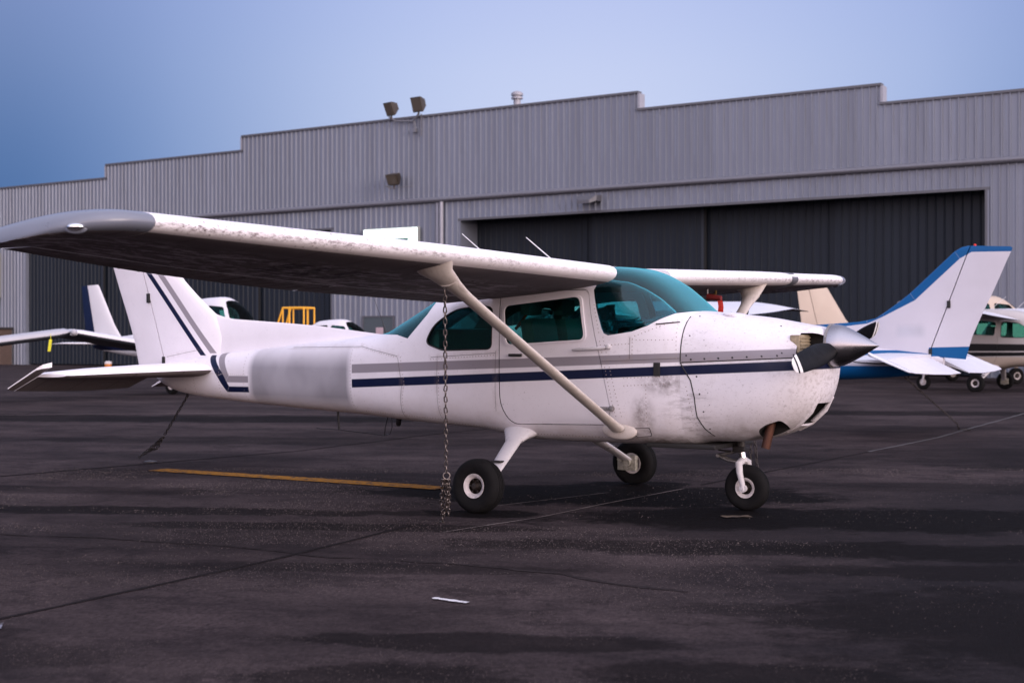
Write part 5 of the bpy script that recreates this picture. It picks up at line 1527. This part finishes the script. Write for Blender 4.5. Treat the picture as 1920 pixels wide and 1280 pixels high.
def low_wing():
    r = thing('airplane', 'x', 'airplane')
    o = tmp(solid(LST, 2.35, -4.6, 0, 60, 40), M_lw); o.name = 'fuselage'; o.data.name = 'fuselage'
    wins = [round_poly([(.02, 1.50), (.08, 2.02), (.55, 1.98), (.88, 1.50)], .06), round_poly([(-.85, 1.50), (-.62, 2.00), (-.06, 2.02), (-.06, 1.50)], .08), round_poly([(-1.25, 1.52), (-1.02, 1.72), (-.90, 1.72), (-.90, 1.52)], .05)]
    ws = [(.70, 1.90), (.98, 1.50), (1.12, 1.515), (1.3, 1.60), (1.3, 2.4), (.45, 2.4), (.50, 2.10)]
    boole(o, [('DIFFERENCE', solid(LST, 1.28, -1.5, .03, 40, 40), M_dark), ('DIFFERENCE', prism_y(ws, -.9, .9), M_rubber)] + [('DIFFERENCE', prism_y(w_, -.9, .9), M_rubber) for w_ in wins])
    shade(o.data, 32); o.parent = r
    def sh(cut, nm, m, ya=-.9, yb=.9):
        q = tmp(solid(LST, 1.34, -1.5, .005, 40, 40), m); boole(q, [('DIFFERENCE', solid(LST, 1.36, -1.52, .012, 40, 40), m), ('INTERSECT', prism_y(cut, min(ya, yb), max(ya, yb)), m)]); shade(q.data, 32); q.parent = r; q.name = nm; q.data.name = nm
    sh(ws, 'windshield', M_glass)
    for w_ in wins:
        for s_ in (-1, 1): sh(w_, 'side_window', M_glass, s_ * .05, s_ * .9)
    for s in (-1, 1):
        bm = bmesh.new(); dih = math.tan(R(7))
        tab = [(.45, .85, .80, -.75, .78, 1.15), (1.5, .80, .80, -.75, .78, 1.15), (4.6, .75, .80, -.70, .80, 1.1), (4.85, .62, .82, -.68, .81, .8), (4.92, .45, .83, -.6, .82, .3)]
        rg = []
        for k in range(25):
            y = .45 + (4.92 - .45) * k / 24
            rg.append([(p[0], p[1], p[2] + (y - .45) * dih) for p in wing_ring(tab, y, s)])
        loft(bm, rg); bmesh.ops.recalc_face_normals(bm, faces=bm.faces); bm.normal_update()
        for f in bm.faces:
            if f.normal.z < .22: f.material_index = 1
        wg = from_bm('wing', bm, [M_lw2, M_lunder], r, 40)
        bm = bmesh.new(); bmesh.ops.create_uvsphere(bm, u_segments=12, v_segments=8, radius=1); bmesh.ops.transform(bm, matrix=Matrix.Translation((.60, s * 4.93, 1.36)) @ Matrix.Diagonal((.12, .07, .07, 1)), verts=bm.verts)
        from_bm('nav_light', bm, M_bladew, wg, 60)
        bm = bmesh.new(); tab2 = [(.05, -3.75, 1.13, -4.55, 1.12, .7), (1.5, -3.95, 1.14, -4.55, 1.12, .7), (1.56, -4.1, 1.14, -4.5, 1.12, .3)]
        loft(bm, [wing_ring(tab2, .05 + 1.51 * k / 8, s) for k in range(9)]); from_bm('stabilizer', bm, M_lw2, r, 40)
        wheel(r, Vector((0, s * 1.5, .2)), .2, .15, .09, 0, s)
        bm = bmesh.new(); tube(bm, [(0, s * 1.5, .88), (0, s * 1.5, .4), (0, s * 1.38, .2)], .04, 10); from_bm('gear_leg', bm, M_lw2, r, 60)
    wheel(r, Vector((1.75, 0, .18)), .18, .12, .08, 0, 1)
    bm = bmesh.new(); tube(bm, [(1.70, 0, .75), (1.72, .08, .4), (1.75, .09, .18)], .035, 10); from_bm('nose_strut', bm, M_lw2, r, 60)
    bm = fin_solid([(-3.45, 1.2), (-3.8, 1.60), (-4.40, 2.54), (-4.46, 2.60)], [(-4.95, 1.15), (-4.99, 1.60), (-5.12, 2.54), (-5.12, 2.58)], .12, .06); b2 = bm.copy()
    from_bm('fin', half(bm, (-4.50, 0, 1.2), Vector((1, 0, .25)).normalized(), 1), M_lw2, r, 40)
    from_bm('rudder', half(b2, (-4.515, 0, 1.2), Vector((1, 0, .25)).normalized(), -1), M_navy, r, 40)
    bm = bmesh.new(); lathe(bm, [(.17, 2.33), (.16, 2.42), (.10, 2.55), (.02, 2.62)], 'x', (0, 0, 1.07), 24); from_bm('spinner', bm, M_metal, r, 50)
    for sg_ in (1, -1):
        bm = bmesh.new(); tube(bm, [(2.4, 0, 1.07), (2.4, sg_ * .3, 1.07 + sg_ * .2), (2.4, sg_ * .72, 1.07 + sg_ * .48)], [.04, .07, .03], 10, flat=.2, up=(0, -.55, .83)); from_bm('propeller_blade', bm, M_blade, r, 50)
    return r
l1 = low_wing()
l1.location = (-7.75, 36.5, 0); l1.rotation_euler = (0, 0, R(-33.3)); l1.scale = (1.05, 1.05, 1.13)
tag(l1, 'white low-wing airplane with navy rudder seen behind the striped fin', 'airplane', GRP)
M_lw3 = paint('dull_white_wing_skin', (0.40, .39, .42), grime=.4, spots=False)
l2 = copy_tree(l1, {'white_low_wing_skin': M_lw3, 'white_tip_paint': M_lw3}); l2.scale = (1, 1, 1.13); l2.location = (-14.45, 29.3, 0); l2.rotation_euler = (0, 0, R(290))
tag(l2, 'low-wing airplane mostly outside the left edge with one wing tip reaching in', 'airplane', GRP)
l3 = copy_tree(l1); l3.location = (-5.5, 43.6, 0); l3.rotation_euler = (0, 0, R(-30)); l3.scale = (1, 1, .92)
tag(l3, 'distant white low-wing airplane whose canopy shows above the dorsal fin', 'airplane', GRP)
# yellow streamer under the left wing
p = Vector((-9.98, 30.0, 1.38))
tn2 = copy_tree(l1, {'white_low_wing_paint': M_tan, 'white_low_wing_skin': M_tan, 'navy_rudder_paint': M_tan}); tn2.location = (15.55, 45.8, 0); tn2.rotation_euler = (0, 0, R(15)); tn2.scale = (1.32, 1.2, 1.29)
tag(tn2, 'tan low-wing airplane whose fin rises between the near propeller and the blue fin', 'airplane', GRP)
ys = thing('wing_streamer', 'small yellow streamer dangling under the wing at the left edge', 'streamer', tuple(p))
bm = bmesh.new(); bbox(bm, -.03, .03, -.01, .01, -.26, 0, .005)
bmesh.ops.rotate(bm, cent=(0, 0, 0), matrix=Matrix.Rotation(R(8), 3, 'Y'), verts=bm.verts)
tube(bm, [(0, 0, .12), (0, 0, 0)], .006, 5)
from_bm('ribbon', bm, plain('yellow_streamer', (.65, .6, .02), .6), ys)
# blue plane's tail chain
b5 = Vector((6.64, 20.6, 0))
ch4 = thing('tie_down_chain', 'dark chain on the apron under the tail of the blue airplane', 'chain', tuple(b5))
LM3 = link_mesh(.062, .036, .0055); LM3.materials[0] = M_chaind
MB = Matrix.Translation((1.52, 23.4, 0)) @ Matrix.Rotation(R(143), 4, 'Z') @ Matrix.Diagonal((1.17, 1.1, 1.045, 1))
run_links([MB @ Vector((-4.5, 0, .78)), Vector((6.58, 20.5, .12)), b5 + Vector((0, 0, .03)), b5 + Vector((.2, -.05, .02))], LM3, .05, ch4, b5, rnd)

for o in list(C.objects):
    if o.type == 'MESH' and o.name.split('.')[0] == 't': print('LEFTOVER', o.name)
